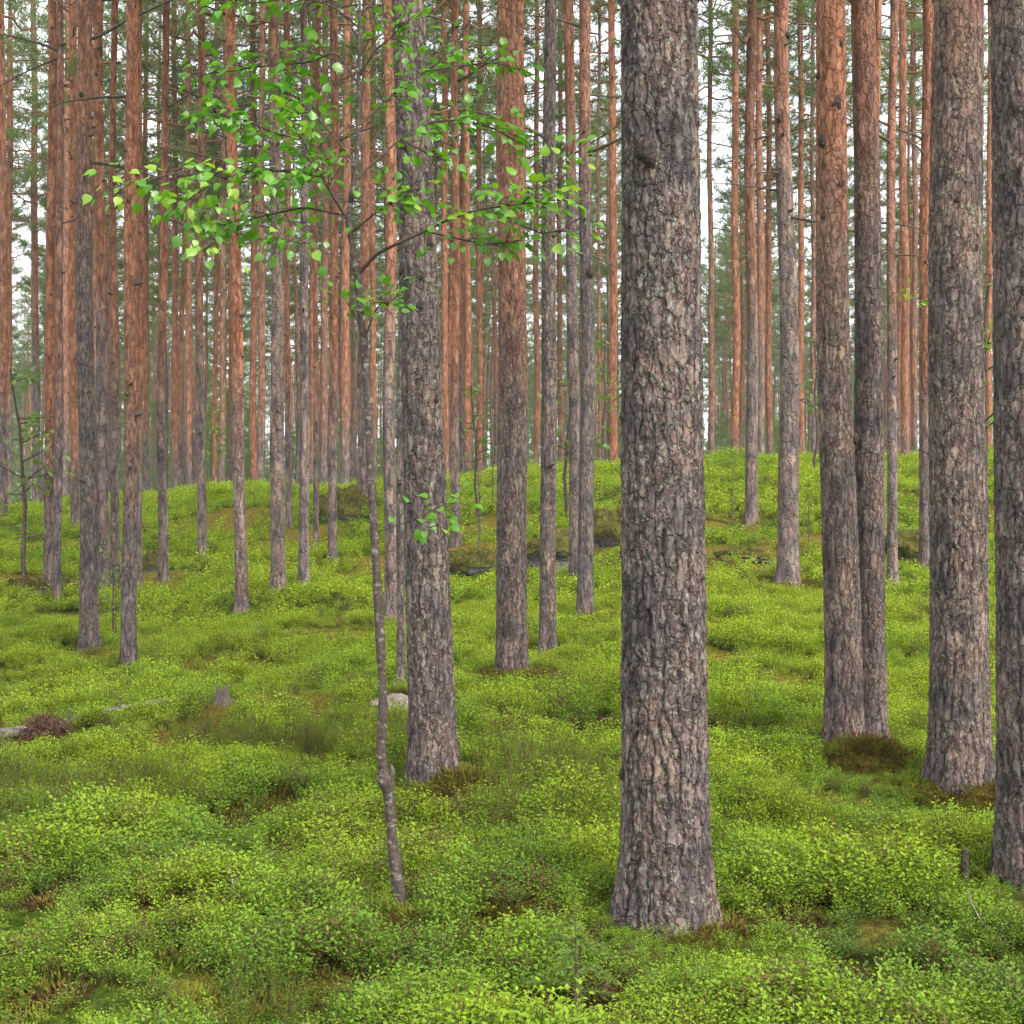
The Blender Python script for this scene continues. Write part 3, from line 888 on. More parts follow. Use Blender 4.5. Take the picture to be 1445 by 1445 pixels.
# slim pines on and beyond the ridge
RIDGE = [
    (3, 5, 5, 736, 9, 12, 560, .8, None, 'leftmost pine, cut by the left edge above the slope'),
    (14, 13, 12, 715, 8, 9, 560, .9, 50.0, 'second pine from the left edge, thin and rusty'),
    (47, 50, 51, 711, 8, 11, 480, .7, 52.0, 'thin pine by itself between the left edge and the left pair'),
    (95, 92, 91, 720, 8, 10, 600, .7, 44.0, 'thin grey pine just right of the left pair on the far slope'),
    (206, 206, 206, 700, 6, 8, 600, .9, 50.0, 'thin pine on the ridge right of the bright orange pine'),
    (246, 247, 247, 698, 7, 9, 640, .9, 47.0, 'thin rusty pine on the ridge right of the slender reddish pine'),
    (266, 266, 267, 698, 7, 9, 640, .8, 45.0, 'thin pine on the ridge just left of the slender dark pine'),
    (306, 304, 303, 694, 6, 7, 680, 1.0, 48.0, 'thin orange pine on the ridge just right of the slender dark pine'),
    (318, 314, 313, 696, 6, 9, 620, .7, 44.0, 'thin grey pine on the ridge left of the leaning orange pine'),
    (358, 358, 358, 695, 8, 10, 690, 1.0, 45.0, 'vivid orange pine on the ridge right of the leaning orange pine'),
    (370, 369, 368, 692, 8, 11, 600, .7, 43.0, 'dull thin pine on the ridge close left of the stout grey one'),
    (404, 406, 408, 746, 9, 9, 560, .9, None, 'thin orange pine touching the right side of the stout grey one'),
    (443, 441, 440, 693, 6, 8, 640, .9, 46.0, 'thin pine on the ridge right of the grey one beside the stout pine'),
    (459, 458, 457, 692, 8, 10, 620, .6, 43.0, 'greyish thin pine on the ridge above the dark hollow, left side'),
    (489, 488, 487, 690, 10, 13, 600, .85, 41.0, 'pine on the ridge above the dark hollow, left of the sapling'),
    (526, 526, 527, 694, 8, 9, 600, .9, 45.0, 'thin pine on the ridge between sapling stem and knotty pine'),
    (626, 628, 629, 690, 8, 10, 650, .9, 44.0, 'thin orange pine on the ridge touching the knotty pine right side'),
    (658, 659, 660, 690, 8, 10, 640, 1.0, 42.0, 'orange pine on the ridge, first left of the straight reddish pine but one'),
    (676, 676, 677, 690, 7, 8, 660, 1.0, 46.0, 'thin orange pine on the ridge nearest left of the straight reddish pine'),
    (757, 757, 757, 680, 6, 9, 640, .9, 46.0, 'thin orange pine on the ridge between reddish pine and grey neighbour'),
    (790, 790, 791, 676, 6, 8, 640, .7, 48.0, 'thin pine seen between the grey pine and the tight pair'),
    (845, 845, 846, 672, 4, 5, 640, .4, 42.0, 'pale very thin dead pine stem right of the tight pair'),
    (864, 865, 866, 670, 9, 12, 690, 1.0, 41.0, 'bright orange pine on the ridge at the left edge of the thickest pine'),
    (1002, 1003, 1004, 665, 6, 9, 600, .6, 42.0, 'dull pine on the ridge at the right edge of the thickest pine'),
    (1038, 1038, 1037, 662, 9, 11, 640, .95, 40.0, 'orange pine on the ridge left of the one with curved dead branches'),
    (1072, 1073, 1074, 660, 9, 11, 480, .6, 40.0, 'grey pine on the ridge right of the one with curved dead branches'),
    (1084, 1085, 1087, 660, 7, 9, 620, .9, 44.0, 'orange pine on the ridge close left of the sturdy lone pine'),
    (1130, 1130, 1131, 658, 7, 10, 640, .95, 41.0, 'orange pine on the ridge close right of the sturdy lone pine'),
    (1147, 1147, 1148, 656, 5, 7, 560, .6, 46.0, 'thin dark pine on the ridge left of the close pair'),
    (1274, 1276, 1277, 676, 10, 12, 620, .9, 34.0, 'pine on the ridge between the slim pine and the orange pine at right'),
    (1290, 1290, 1291, 656, 7, 8, 600, .6, 40.0, 'grey thin pine on the ridge left of the orange pine at right'),
    (1397, 1396, 1396, 652, 7, 9, 640, .95, 39.0, 'thin orange pine in the gap between the two thick right trunks'),
]
for q, (u0, um, ub, vb, w0, wb, tv, tm, dp, lab) in enumerate(RIDGE):
    pine(u0, um, ub, vb, w0, wb, tv, tm, dp, lab, GP_RIDGE, nbranch=3)

# ------------------------------------------------------------------ far stand: copies of a few pines
def far_proto(k):
    r = np.random.default_rng(900 + k)
    H = CROWN_H
    rb = r.uniform(.10, .14)
    ph = r.uniform(0, 6.28)
    me = trunk_mesh('trunk', lambda z: .10 * np.sin(z * .35 + ph) + .03 * np.sin(z * 1.1 + ph * 3), lambda z: .10 * np.cos(z * .31 + ph),
                    lambda z: rb * np.clip(1.02 - z / H, .06, 1) ** .75 + .006, np.r_[-.6, 0, .3, np.linspace(1, H, 14)], 9,
                    lambda z, a=(.6, 1.0, .9, .8, 1.0, .45)[k], b=(1, 1, 3, 4, 2, 2)[k]: a * sstep(b, b + 5.0, z), None, .2, 40 + k, M['bark_far'], .3, .05)
    mb = MB()
    for q in range(16):
        z = r.uniform(4.5, 11.5); a = r.uniform(0, 6.28); L = r.uniform(.5, 1.6)
        d = np.array([math.cos(a), math.sin(a), r.uniform(-.35, .35)])
        p0 = np.array([.05 * math.sin(z * .35 + ph), .05 * math.cos(z * .31 + ph), z])
        mb.tube(np.array([p0, p0 + d * L * .5 + [0, 0, .04], p0 + d * L]), [.016, .011, .004], 3, False)
    return me, mb.mesh('dead_twigs', M['twig']), CROWNS[k][0], CROWNS[k][1]


PROTO = [far_proto(k) for k in range(6)]
FAR = []
GAPS = [(16, 44), (207, 224), (292, 322), (340, 378), (744, 766), (985, 1030), (1092, 1100), (1186, 1206), (1116, 1126), (625, 636), (52, 64)]
tries = 0
placed = [(x, y) for x, y, _ in TRUNK_FOOT]
while len(FAR) < 225 and tries < 20000:
    tries += 1
    y = math.sqrt(random.uniform(47 ** 2, 112 ** 2)); x = random.uniform(-.42, .42) * y
    if y < 85 and any(a < x / y * F + 722.5 < b for a, b in GAPS):
        continue
    if all((x - a) ** 2 + (y - b) ** 2 > 2.0 ** 2 for a, b in placed):
        placed.append((x, y)); FAR.append((x, y))
FAR.sort(key=lambda p: p[1])
for x, y in FAR:
    k = random.randrange(6)
    s = random.uniform(.85, 1.15)
    near = y < 75
    root = thing('pine_tree', 'slender distant pine standing among many alike in the stand beyond the ridge', 'pine tree',
                 (x, y, gz(x, y)), 'distant pines of the stand beyond the ridge', (0, 0, random.uniform(0, 6.28)), s)
    tr, tw, li, cr = PROTO[k]
    k2 = random.randrange(6)
    o = link('trunk', tr, root); link('crown_limbs', CROWNS[k2][0], root); link('crown', CROWNS[k2][1], root)
    tag(link('dead_twigs', tw, root), kind='stuff')

# ------------------------------------------------------------------ scatter by geometry nodes
def scatter(name, P, rot, scl, idx, tint, protos, label):
    me = bpy.data.meshes.new(name)
    me.vertices.add(len(P))
    me.vertices.foreach_set('co', np.asarray(P, np.float32).ravel())
    for k, a in (('scl', scl), ('tint', tint)):
        at = me.attributes.new(k, 'FLOAT', 'POINT'); at.data.foreach_set('value', np.asarray(a, np.float32))
    at = me.attributes.new('idx', 'INT', 'POINT'); at.data.foreach_set('value', np.asarray(idx, np.int32))
    at = me.attributes.new('rot', 'FLOAT_VECTOR', 'POINT'); at.data.foreach_set('vector', np.asarray(rot, np.float32).ravel())
    me.update()
    col = bpy.data.collections.new(name + '_kinds')
    for q, pm in enumerate(protos):
        col.objects.link(bpy.data.objects.new('%s_kind_%02d' % (name, q), pm))
    ng = bpy.data.node_groups.new(name + '_scatter', 'GeometryNodeTree')
    ng.interface.new_socket('Geometry', in_out='INPUT', socket_type='NodeSocketGeometry')
    ng.interface.new_socket('Geometry', in_out='OUTPUT', socket_type='NodeSocketGeometry')
    N, L = ng.nodes, ng.links
    gi, go = N.new('NodeGroupInput'), N.new('NodeGroupOutput')
    ci = N.new('GeometryNodeCollectionInfo')
    ci.inputs['Collection'].default_value = col
    ci.inputs['Separate Children'].default_value = True
    ci.inputs['Reset Children'].default_value = True
    ip = N.new('GeometryNodeInstanceOnPoints')
    ip.inputs['Pick Instance'].default_value = True
    L.new(gi.outputs[0], ip.inputs['Points']); L.new(ci.outputs[0], ip.inputs['Instance'])
    for nm, typ, sock in (('idx', 'INT', 'Instance Index'), ('rot', 'FLOAT_VECTOR', 'Rotation'), ('scl', 'FLOAT', 'Scale')):
        na_ = N.new('GeometryNodeInputNamedAttribute'); na_.data_type = typ
        na_.inputs['Name'].default_value = nm
        L.new(na_.outputs[0], ip.inputs[sock])
    L.new(ip.outputs[0], go.inputs[0])
    o = link(name, me)
    md = o.modifiers.new('scatter', 'NODES'); md.node_group = ng
    return tag(o, label, None, None, 'stuff')


# the wood far behind, past countable trees
def joined_pine(k):
    tr, tw, li, cr = PROTO[k]
    import bmesh
    bm = bmesh.new()
    me = bpy.data.meshes.new('far_pine')
    for s, m in enumerate((tr, cr)):
        n0 = len(bm.faces)
        bm.from_mesh(m)
        bm.faces.ensure_lookup_table()
        for f in bm.faces[n0:]:
            f.material_index = s
    bm.to_mesh(me); bm.free()
    me.materials.append(M['bark_far']); me.materials.append(M['needle'])
    return me


fp = []
tries = 0
while len(fp) < 640 and tries < 30000:
    tries += 1
    y = math.sqrt(random.uniform(113 ** 2, 215 ** 2)); x = random.uniform(-.42, .42) * y
    fp.append((x, y))
fp = np.array(fp)
nfp = len(fp)
scatter('far_woodland', np.c_[fp, g0(fp[:, 0], fp[:, 1]) * 0 + 2.5], np.c_[np.zeros((nfp, 2)), rng.uniform(0, 6.28, nfp)], rng.uniform(.8, 1.15, nfp),
        rng.integers(0, 6, nfp), rng.uniform(0, 1, nfp), [joined_pine(k) for k in range(6)], 'far pine wood closing the view behind the stand')

def young_pine(k):
    r = np.random.default_rng(970 + k)
    li, cr = crown_meshes(980 + k, 6.5, .2, 1.7)
    cr.name = 'young_pine'; cr.materials[0] = M['young']
    return cr


yy_ = np.sqrt(rng.uniform(62 ** 2, 200 ** 2, 470)); xx_ = rng.uniform(-.42, .42, 470) * yy_
kk_ = fbm(xx_ * .05, yy_ * .05, seed=141, octv=2) + rng.normal(scale=.3, size=470) > -.3
xx_, yy_ = xx_[kk_], yy_[kk_]
scatter('young_pine_thicket', np.c_[xx_, yy_, g0(xx_, yy_) * 0 + 2.3], np.c_[np.zeros((len(xx_), 2)), rng.uniform(0, 6.28, len(xx_))],
        rng.uniform(.45, 1.0, len(xx_)) * (.4 + yy_ / 125), rng.integers(0, 3, len(xx_)), rng.uniform(0, 1, len(xx_)), [young_pine(k) for k in range(3)],
        'green thicket of young pines far behind the stand')

# ------------------------------------------------------------------ undergrowth
def bilberry(seed, stems, per, leaf, h):
    r = np.random.default_rng(seed)
    mb = MB()
    bases, dirs, nor = [], [], []
    for s in range(stems):
        a = r.uniform(0, 6.28); tilt = r.uniform(.1, .75)
        H = h * r.uniform(.55, 1.0)
        t = np.linspace(0, 1, 5)
        d = np.array([math.cos(a), math.sin(a), 0])
        p0 = d * r.uniform(0, .05)
        pts = p0 + np.outer(t, d) * H * tilt * .8 + np.outer(t ** .9 * H, [0, 0, 1]) + np.cumsum(r.normal(scale=.006, size=(5, 3)), 0)
        mb.tube(pts, np.linspace(.0022, .001, 5), 3, False)
        for q in range(per):
            tt = .25 + .75 * q / (per - 1)
            p = np.array([np.interp(tt, t, pts[:, c]) for c in range(3)])
            az = q * 2.2 + r.uniform(-.6, .6)
            dv = np.array([math.cos(az), math.sin(az), r.uniform(-.1, .75)])
            side = unit(dv) * r.uniform(.0, .03)
            bases.append(p + side); dirs.append(dv); nor.append(np.array([r.normal(scale=.35), r.normal(scale=.35), 1]))
    bases, dirs, nor = map(np.array, (bases, dirs, nor))
    n_stem = sum(len(f) for f in mb.f)
    L = leaf * r.uniform(.7, 1.25, len(bases))
    blades(mb, bases, dirs, L, L * r.uniform(.52, .68, len(bases)), nor)
    me = mb.mesh('bilberry', [M['stem'], M['bilberry']], True)
    nf = len(me.polygons)
    mi = np.ones(nf, np.int32); mi[:n_stem] = 0
    me.polygons.foreach_set('material_index', mi)
    return me


BIL_NEAR = [bilberry(10 + k, st, per, lf, h) for k, (st, per, lf, h) in
            enumerate(((8, 18, .0175, .165), (9, 16, .0155, .14), (8, 19, .019, .185), (10, 15, .0145, .12)))]
BIL_FAR = [bilberry(30 + k, 6, 8, .036, h) for k, h in enumerate((.17, .22, .14))]


def moss_tuft(seed):
    r = np.random.default_rng(seed)
    mb = MB()
    n = 46
    a = r.uniform(0, 6.28, n); q = np.sqrt(r.uniform(0, 1, n)) * .07
    base = np.c_[np.cos(a) * q, np.sin(a) * q, np.zeros(n)]
    d = np.c_[np.cos(a) * r.uniform(.1, .9, n), np.sin(a) * r.uniform(.1, .9, n), r.uniform(.1, .6, n)]
    blades(mb, base, d, r.uniform(.014, .034, n), r.uniform(.004, .008, n), np.tile([0, 0, 1.0], (n, 1)) + r.normal(scale=.3, size=(n, 3)))
    return mb.mesh('moss_tuft', M['moss'], True)


def heather_mesh(seed):
    r = np.random.default_rng(seed)
    mb = MB()
    B, D = [], []
    for s in range(11):
        a = r.uniform(0, 6.28)
        d = np.array([math.cos(a) * r.uniform(.1, .55), math.sin(a) * r.uniform(.1, .55), 1.0])
        H = r.uniform(.14, .30)
        t = np.linspace(0, 1, 5)
        pts = np.outer(t, d) * H + np.cumsum(r.normal(scale=.006, size=(5, 3)), 0)
        mb.tube(pts, np.linspace(.0018, .0008, 5), 3, False)
        for q in np.linspace(.2, 1, 16):
            B.append([np.interp(q, t, pts[:, c]) for c in range(3)]); D.append(d * .8 + r.normal(scale=.7, size=3))
    blades(mb, np.array(B), np.array(D), r.uniform(.010, .02, len(B)), .004, shape='leaf')
    return mb.mesh('heather', M['heather'], True)


MOSS = [moss_tuft(50 + k) for k in range(3)]
HEATH = [heather_mesh(60 + k) for k in range(3)]
TRUNK_FOOT.append((*hit(566, 1278), .05))
FOOT = np.array(TRUNK_FOOT)


def field(n, y0, y1):
    y = np.sqrt(rng.uniform(y0 ** 2, y1 ** 2, n)) if y1 < 60 else rng.uniform(y0, y1, n)
    x = rng.uniform(-1, 1, n) * (.40 * y + .6)
    return x, y


CLEAR = [(*hit(u, v), r) for u, v, r in ((64, 1058, .20), (64, 1085, .2), (313, 995, .16), (313, 1010, .16), (562, 994, .09), (1361, 1255, .07), (1361, 1275, .07), (0, 1052, .14), (30, 1052, .13),
         (100, 1036, .11), (130, 1030, .12), (160, 1026, .12), (185, 1021, .10), (210, 1014, .10), (235, 1009, .09), (260, 1002, .09), (664, 815, .5), (790, 800, .6), (487, 742, .8), (213, 812, .3), (40, 838, .35),
         (97, 836, .35), (690, 1440, .12), (812, 1440, .2), (860, 775, .5), (1290, 795, .5))]


def skirt(x, y):
    """Plants stay low round the foot of a trunk."""
    m = np.ones(len(x))
    for fx, fy, fr in FOOT:
        if fy < 30:
            q = np.hypot(x - fx, (y - fy + fr * 1.2) * .8) - fr
            m = np.minimum(m, .42 + .58 * sstep(.02, .30, q))
    return m


def mound_low(x, y):
    m = np.zeros(len(x))
    for px, py, r, h, k in PATCH:
        if k == 'm' and h > .08 and py < 13:
            m = np.maximum(m, 1 - sstep(.4, 1.0, np.hypot(x - px, (y - py + .5 * r) * .8) / (r * 1.35)))
    return m


def off_trunks(x, y):
    ok = np.ones(len(x), bool)
    for fx, fy, fr in CLEAR:
        ok &= (x - fx) ** 2 + (y - fy) ** 2 > fr ** 2
    for fx, fy, fr in FOOT:
        ok &= (x - fx) ** 2 + (y - fy) ** 2 > (fr * .9) ** 2
    return ok


bx_, by_, sc_, ti_, ix_ = [], [], [], [], []
for (n, y0, y1, kinds, base_s) in ((25000, 3.9, 9.0, 0, 1.0), (36000, 9.0, 17.0, 0, 1.08), (52000, 17.0, 42.0, 1, 1.15)):
    x, y = field(n, y0, y1)
    ys = y * (1 + .0 * y)
    lush = .5 + .5 * fbm(x * .9, ys * .9, seed=71, octv=3) + .55 * vnoise(x * 2.4, ys * 2.4, seed=77) * (y < 17) + .25 * vnoise(x * 5, ys * 5, seed=78)
    bare = np.maximum(patch_mask(x, y, 'bm') * .90, patch_mask(x, y, 'o') * np.where(y > 8.5, .94, .75))
    keep = (rng.uniform(0, 1, n) < np.clip(.22 + 1.0 * lush, .06, 1)) & (rng.uniform(0, 1, n) > bare) & off_trunks(x, y)
    x, y, lush = x[keep], y[keep], lush[keep]
    m = len(x)
    streak = fbm(x * .35 + 5, y * 1.3, seed=133, octv=3)
    hue = .295 + .25 * np.maximum(streak, 0) * (y > 8) - .10 * np.clip(lush - .5, -.6, .6) + .30 * fbm(x * .55, y * .55, seed=83, octv=3) + .22 * vnoise(x * 2.1, y * 2.1, seed=89) + rng.normal(scale=.07, size=m)
    hue = hue + .20 * (1 - sstep(5.5, 9.0, y)) - .19 * sstep(8, 12, y)
    brown = rng.uniform(0, 1, m) < .03 + .06 * (y < 8.5) + .14 * (fbm(x * 1.4, y * 1.4, seed=123, octv=2) > .25)
    hue = np.where(brown, rng.uniform(.85, 1, m), np.clip(hue, .0, .80))
    bx_.append(x); by_.append(y); ti_.append(hue)
    sc_.append(base_s * (.52 + .50 * np.clip(lush, 0, 1.25)) * rng.uniform(.75, 1.25, m) * skirt(x, y) * (1 - .62 * mound_low(x, y)) * np.where(y > 24, rng.uniform(.6, 1.6, m), 1))
    ix_.append(rng.integers(0, 4, m) if kinds == 0 else 4 + rng.integers(0, 3, m))
x, y, s, t, ix = map(np.concatenate, (bx_, by_, sc_, ti_, ix_))
m = len(x)
scatter('bilberry_undergrowth', np.c_[x, y, g(x, y) - .01], np.c_[rng.normal(scale=.12, size=(m, 2)), rng.uniform(0, 6.28, m)], s, ix, t,
        BIL_NEAR + BIL_FAR, 'bright green bilberry plants covering the forest floor')

mx_, my_, mt_ = [], [], []
for (n, y0, y1) in ((9000, 3.9, 9.0), (9000, 9.0, 18.0)):
    x, y = field(n, y0, y1)
    f = np.maximum(patch_mask(x, y, 'mo'), patch_mask(x, y, 'b') * .6)
    keep = rng.uniform(0, 1, n) < .15 + .85 * f
    keep &= off_trunks(x, y)
    x, y, f = x[keep], y[keep], f[keep]
    mx_.append(x); my_.append(y)
    mt_.append(np.clip(.25 + .45 * patch_mask(x, y, 'm') + .35 * patch_mask(x, y, 'b') + rng.normal(scale=.18, size=len(x)), 0, 1))
for px, py, r_, h_, k_ in PATCH:                       # thick tufts on every hummock
    if k_ == 'm':
        n = int(900 * r_ * r_ * (1 if py < 12 else .5)) + 60
        a = rng.uniform(0, 6.28, n); q = np.sqrt(rng.uniform(0, 1, n)) * r_
        mx_.append(px + np.cos(a) * q); my_.append(py + np.sin(a) * q); mt_.append(np.clip(rng.normal(.55, .22, n), 0, 1))
x, y, t = map(np.concatenate, (mx_, my_, mt_))
ok = off_trunks(x, y); x, y, t = x[ok], y[ok], t[ok]
m = len(x)
scatter('moss_tufts', np.c_[x, y, g(x, y) - .005], np.c_[rng.normal(scale=.2, size=(m, 2)), rng.uniform(0, 6.28, m)], rng.uniform(.8, 1.7, m),
        rng.integers(0, 3, m), t, MOSS, 'rusty and yellow green feather moss on hummocks and around trunk feet')

x, y = field(4200, 3.9, 9.5)
k = (fbm(x * .8 + 3, y * .8, seed=97, octv=2) + .2 * (x < -.6) * (y < 8) > .30) & off_trunks(x, y) & (skirt(x, y) > .9) & (mound_low(x, y) < .1)
x, y = x[k], y[k]
m = len(x)
scatter('heather_sprigs', np.c_[x, y, g(x, y) - .01], np.c_[rng.normal(scale=.15, size=(m, 2)), rng.uniform(0, 6.28, m)], rng.uniform(.6, 1.1, m),
        rng.integers(0, 3, m), rng.uniform(0, 1, m), HEATH, 'olive brown heather sprigs mixed into the foreground bilberry')

# ------------------------------------------------------------------ young broadleaf sapling in front
sx, sy = hit(566, 1275, g)
sz = gz(sx, sy)


def P3(u, v, dd=0.0):
    d = sy + dd
    return np.array([(u - 722.5) / F * d - sx, dd, ZC - (v - 722.5) / F * d - sz])


sap = thing('sapling_tree', 'thin crooked sapling with bright green leaves in front of the knotty pine', 'sapling', (sx, sy, sz))


def smooth_path(pts, n):
    pts = np.asarray(pts, float)
    t = np.arange(len(pts)); tt = np.linspace(0, len(pts) - 1, n)
    out = np.array([np.interp(tt, t, pts[:, c]) for c in range(3)]).T
    for _ in range(2):
        out[1:-1] = .25 * out[:-2] + .5 * out[1:-1] + .25 * out[2:]
    return out


stem_px = [(567, 1295, 0), (560, 1240, 0), (553, 1180, 0), (549, 1125, 0), (540, 1085, 0), (537, 1055, 0), (541, 1000, 0), (538, 930, 0), (534, 850, 0), (528, 750, 0),
           (523, 660, 0), (519, 560, 0), (512, 470, 0), (505, 390, 0), (497, 345, 0), (491, 310, 0), (497, 270, 0), (504, 225, .0), (506, 120, 0), (508, 0, 0), (507, -120, 0.05), (505, -320, .1)]
sp = smooth_path([P3(*q) for q in stem_px], 130)
wpx = np.interp(np.linspace(0, 1, 130), [0, .1, .22, .45, .6, .68, .76, .85, 1], [20, 15.5, 14, 12, 11, 9.5, 7.5, 5.5, 2])
rads = wpx / 2 / F * sy * (1 + .10 * vnoise(np.arange(130) * .35, np.zeros(130), seed=4) + .06 * rng.normal(size=130))
mb = MB(); mb.tube(sp, rads, 12)
link('trunk', mb.mesh('trunk', M['sap_bark']), sap)
mb = MB(); mb.tube([P3(545, 1112), P3(552, 1100), P3(554, 1088), P3(552, 1080)], np.array([.013, .011, .010, .007]), 8)
link('branch_stub', mb.mesh('branch_stub', M['twig']), sap)
mb = MB()
_v = rng.normal(size=(60, 3)); _v = unit(_v)
mb.tube(np.array([P3(549, 1118), P3(546, 1108), P3(542, 1098), P3(539, 1088)]), [.024, .034, .033, .024], 10)
link('knot', mb.mesh('knot', M['sap_bark']), sap)

BR = [  # pixel polyline, depth drift, base radius px, leaf start fraction, leaves
    ([(505, 388), (530, 358), (556, 346), (600, 326), (640, 306), (690, 292), (735, 288), (790, 282)], -.25, 6, .42, 50),
    ([(735, 288), (765, 262), (790, 232), (808, 215)], -.25, 3, .1, 17),
    ([(690, 292), (730, 315), (765, 330), (806, 322)], -.25, 3, .2, 17),
    ([(600, 326), (650, 338), (690, 345), (735, 340)], -.1, 3, .3, 22),
    ([(503, 252), (535, 222), (565, 196), (605, 172), (650, 168), (700, 182), (735, 205)], .25, 4.5, .3, 50),
    ([(565, 196), (600, 215), (625, 225), (640, 232)], .2, 3, .1, 14),
    ([(505, 178), (530, 155), (566, 124), (602, 100), (640, 72)], .3, 4, .25, 40),
    ([(602, 100), (650, 92), (700, 88), (738, 100)], .4, 3, .3, 18),
    ([(506, 110), (530, 70), (556, 50), (570, 30)], -.1, 3, .3, 18),
    ([(492, 312), (475, 285), (455, 250), (440, 222), (425, 193), (405, 165)], -.2, 5, .25, 44),
    ([(455, 250), (430, 243), (399, 242), (359, 238), (320, 252), (285, 268), (250, 292)], -.3, 4, .1, 66),
    ([(285, 268), (280, 300), (290, 335), (300, 365)], -.3, 2.5, .1, 20),
    ([(320, 252), (275, 238), (225, 250), (165, 262)], -.35, 2.5, .55, 18),
    ([(478, 302), (428, 292), (385, 302), (350, 310), (310, 318)], .15, 4, .2, 44),
    ([(425, 193), (390, 190), (350, 170), (318, 165), (290, 150)], -.1, 3, .1, 40),
    ([(500, 230), (470, 190), (440, 160), (420, 140), (390, 120)], .2, 3.5, .25, 40),
    ([(506, 120), (475, 70), (440, 88), (380, 92), (330, 100), (285, 105)], .1, 3.5, .25, 44),
    ([(507, 40), (470, 8), (420, -5), (360, 5), (300, 5)], -.1, 3, .3, 40),
    ([(508, 20), (540, -10), (560, -40), (590, -60)], .1, 3, .3, 14),
    ([(508, 60), (485, 20), (460, 0), (430, -20)], .2, 3, .3, 22),
    ([(514, 480), (528, 440), (540, 425), (548, 432)], -.1, 2.5, .3, 12),
    ([(512, 470), (498, 440), (490, 428)], -.1, 2, .3, 8),
    ([(494, 330), (530, 300), (560, 280), (590, 275)], -.2, 3, .2, 26),
    ([(497, 290), (470, 330), (430, 345), (390, 335)], -.15, 2.5, .3, 14),
    ([(528, 752), (560, 742), (600, 725), (640, 705)], -.15, 2.0, .45, 9),
    ([(585, 732), (605, 745), (620, 740)], -.15, 1.6, .1, 5),
]
LB, LD, LL = [], [], []
for px, dd, w, st, nl in BR:
    n = len(px)
    cpts = [P3(u, v, dd * k / (n - 1) if px[0][1] != 288 else dd) for k, (u, v) in enumerate(px)]
    pts = smooth_path(cpts, 24)
    mb = MB()
    mb.tube(pts, np.linspace(w, 1.3, 24) / 2 / F * sy, 6)
    tdir = unit(pts[-1] - pts[0])
    for k in range(int(nl * 2.1)):
        f = st + (1 - st) * random.random() ** .85
        p = np.array([np.interp(f * 23, np.arange(24), pts[:, c]) for c in range(3)])
        side = unit(np.array([random.uniform(-1, 1), random.uniform(-1, 1), random.uniform(-.6, .7)]) + tdir * .5)
        l = random.uniform(.02, .13)
        q = p + side * l
        if k % 3 == 0:
            mb.tube(np.array([p, (p + q) / 2 + [0, 0, .006], q]), [.0022, .0016, .0012], 4, False)
        LB.append(q); LD.append(unit(side + tdir * .4 + np.array([0, 0, random.uniform(-.9, .25)]))); LL.append(random.uniform(.038, .065))
    link('branch', mb.mesh('branch', M['sap_branch']), sap)


def broad_leaf(fold, curl, seed):
    r = np.random.default_rng(seed)
    prof = [(0, .008), (.16, .008), (.22, .20), (.34, .34), (.46, .33), (.50, .37), (.62, .29), (.66, .30), (.80, .14), (.90, .05), (1.04, 0)]
    V, Fc = [], []
    for t, w in prof:
        z = -curl * t * t
        for s in (-1, 0, 1):
            V.append((t, s * w * (1 + .06 * r.normal()), z + abs(s) * fold * w))
    for k in range(len(prof) - 1):
        a = k * 3
        Fc += [[a, a + 1, a + 4, a + 3], [a + 1, a + 2, a + 5, a + 4]]
    mb = MB(); mb.add(np.array(V) * [1, 1, 1], Fc)
    return np.array(V), np.array(Fc), mb.mesh('leaf', M['sap_leaf'], True)


LEAF = [broad_leaf(.35, .18, 1), broad_leaf(.15, .42, 2), broad_leaf(.55, .10, 3), broad_leaf(-.2, .3, 4)]
order = sorted(range(len(LB)), key=lambda i: LB[i][1])          # nearest the camera first: those show largest
fol = MB()
for c, i in enumerate(order):
    d = Vector(LD[i])
    nrm = Vector((random.gauss(0, .55), random.gauss(-.40, .45), 1.0))
    xax = d.normalized(); yax = nrm.cross(xax).normalized(); zax = xax.cross(yax)
    mt = Matrix((xax, yax, zax)).transposed()
    k = random.randrange(4)
    if c < 290:
        link('leaf', LEAF[k][2], sap, LB[i], mt.to_euler(), float(LL[i]))
    else:
        A = np.array(mt)
        fol.add((LEAF[k][0] * LL[i]) @ A.T + LB[i], LEAF[k][1])
tag(link('foliage', fol.mesh('foliage', M['sap_leaf'], True), sap), kind='stuff')

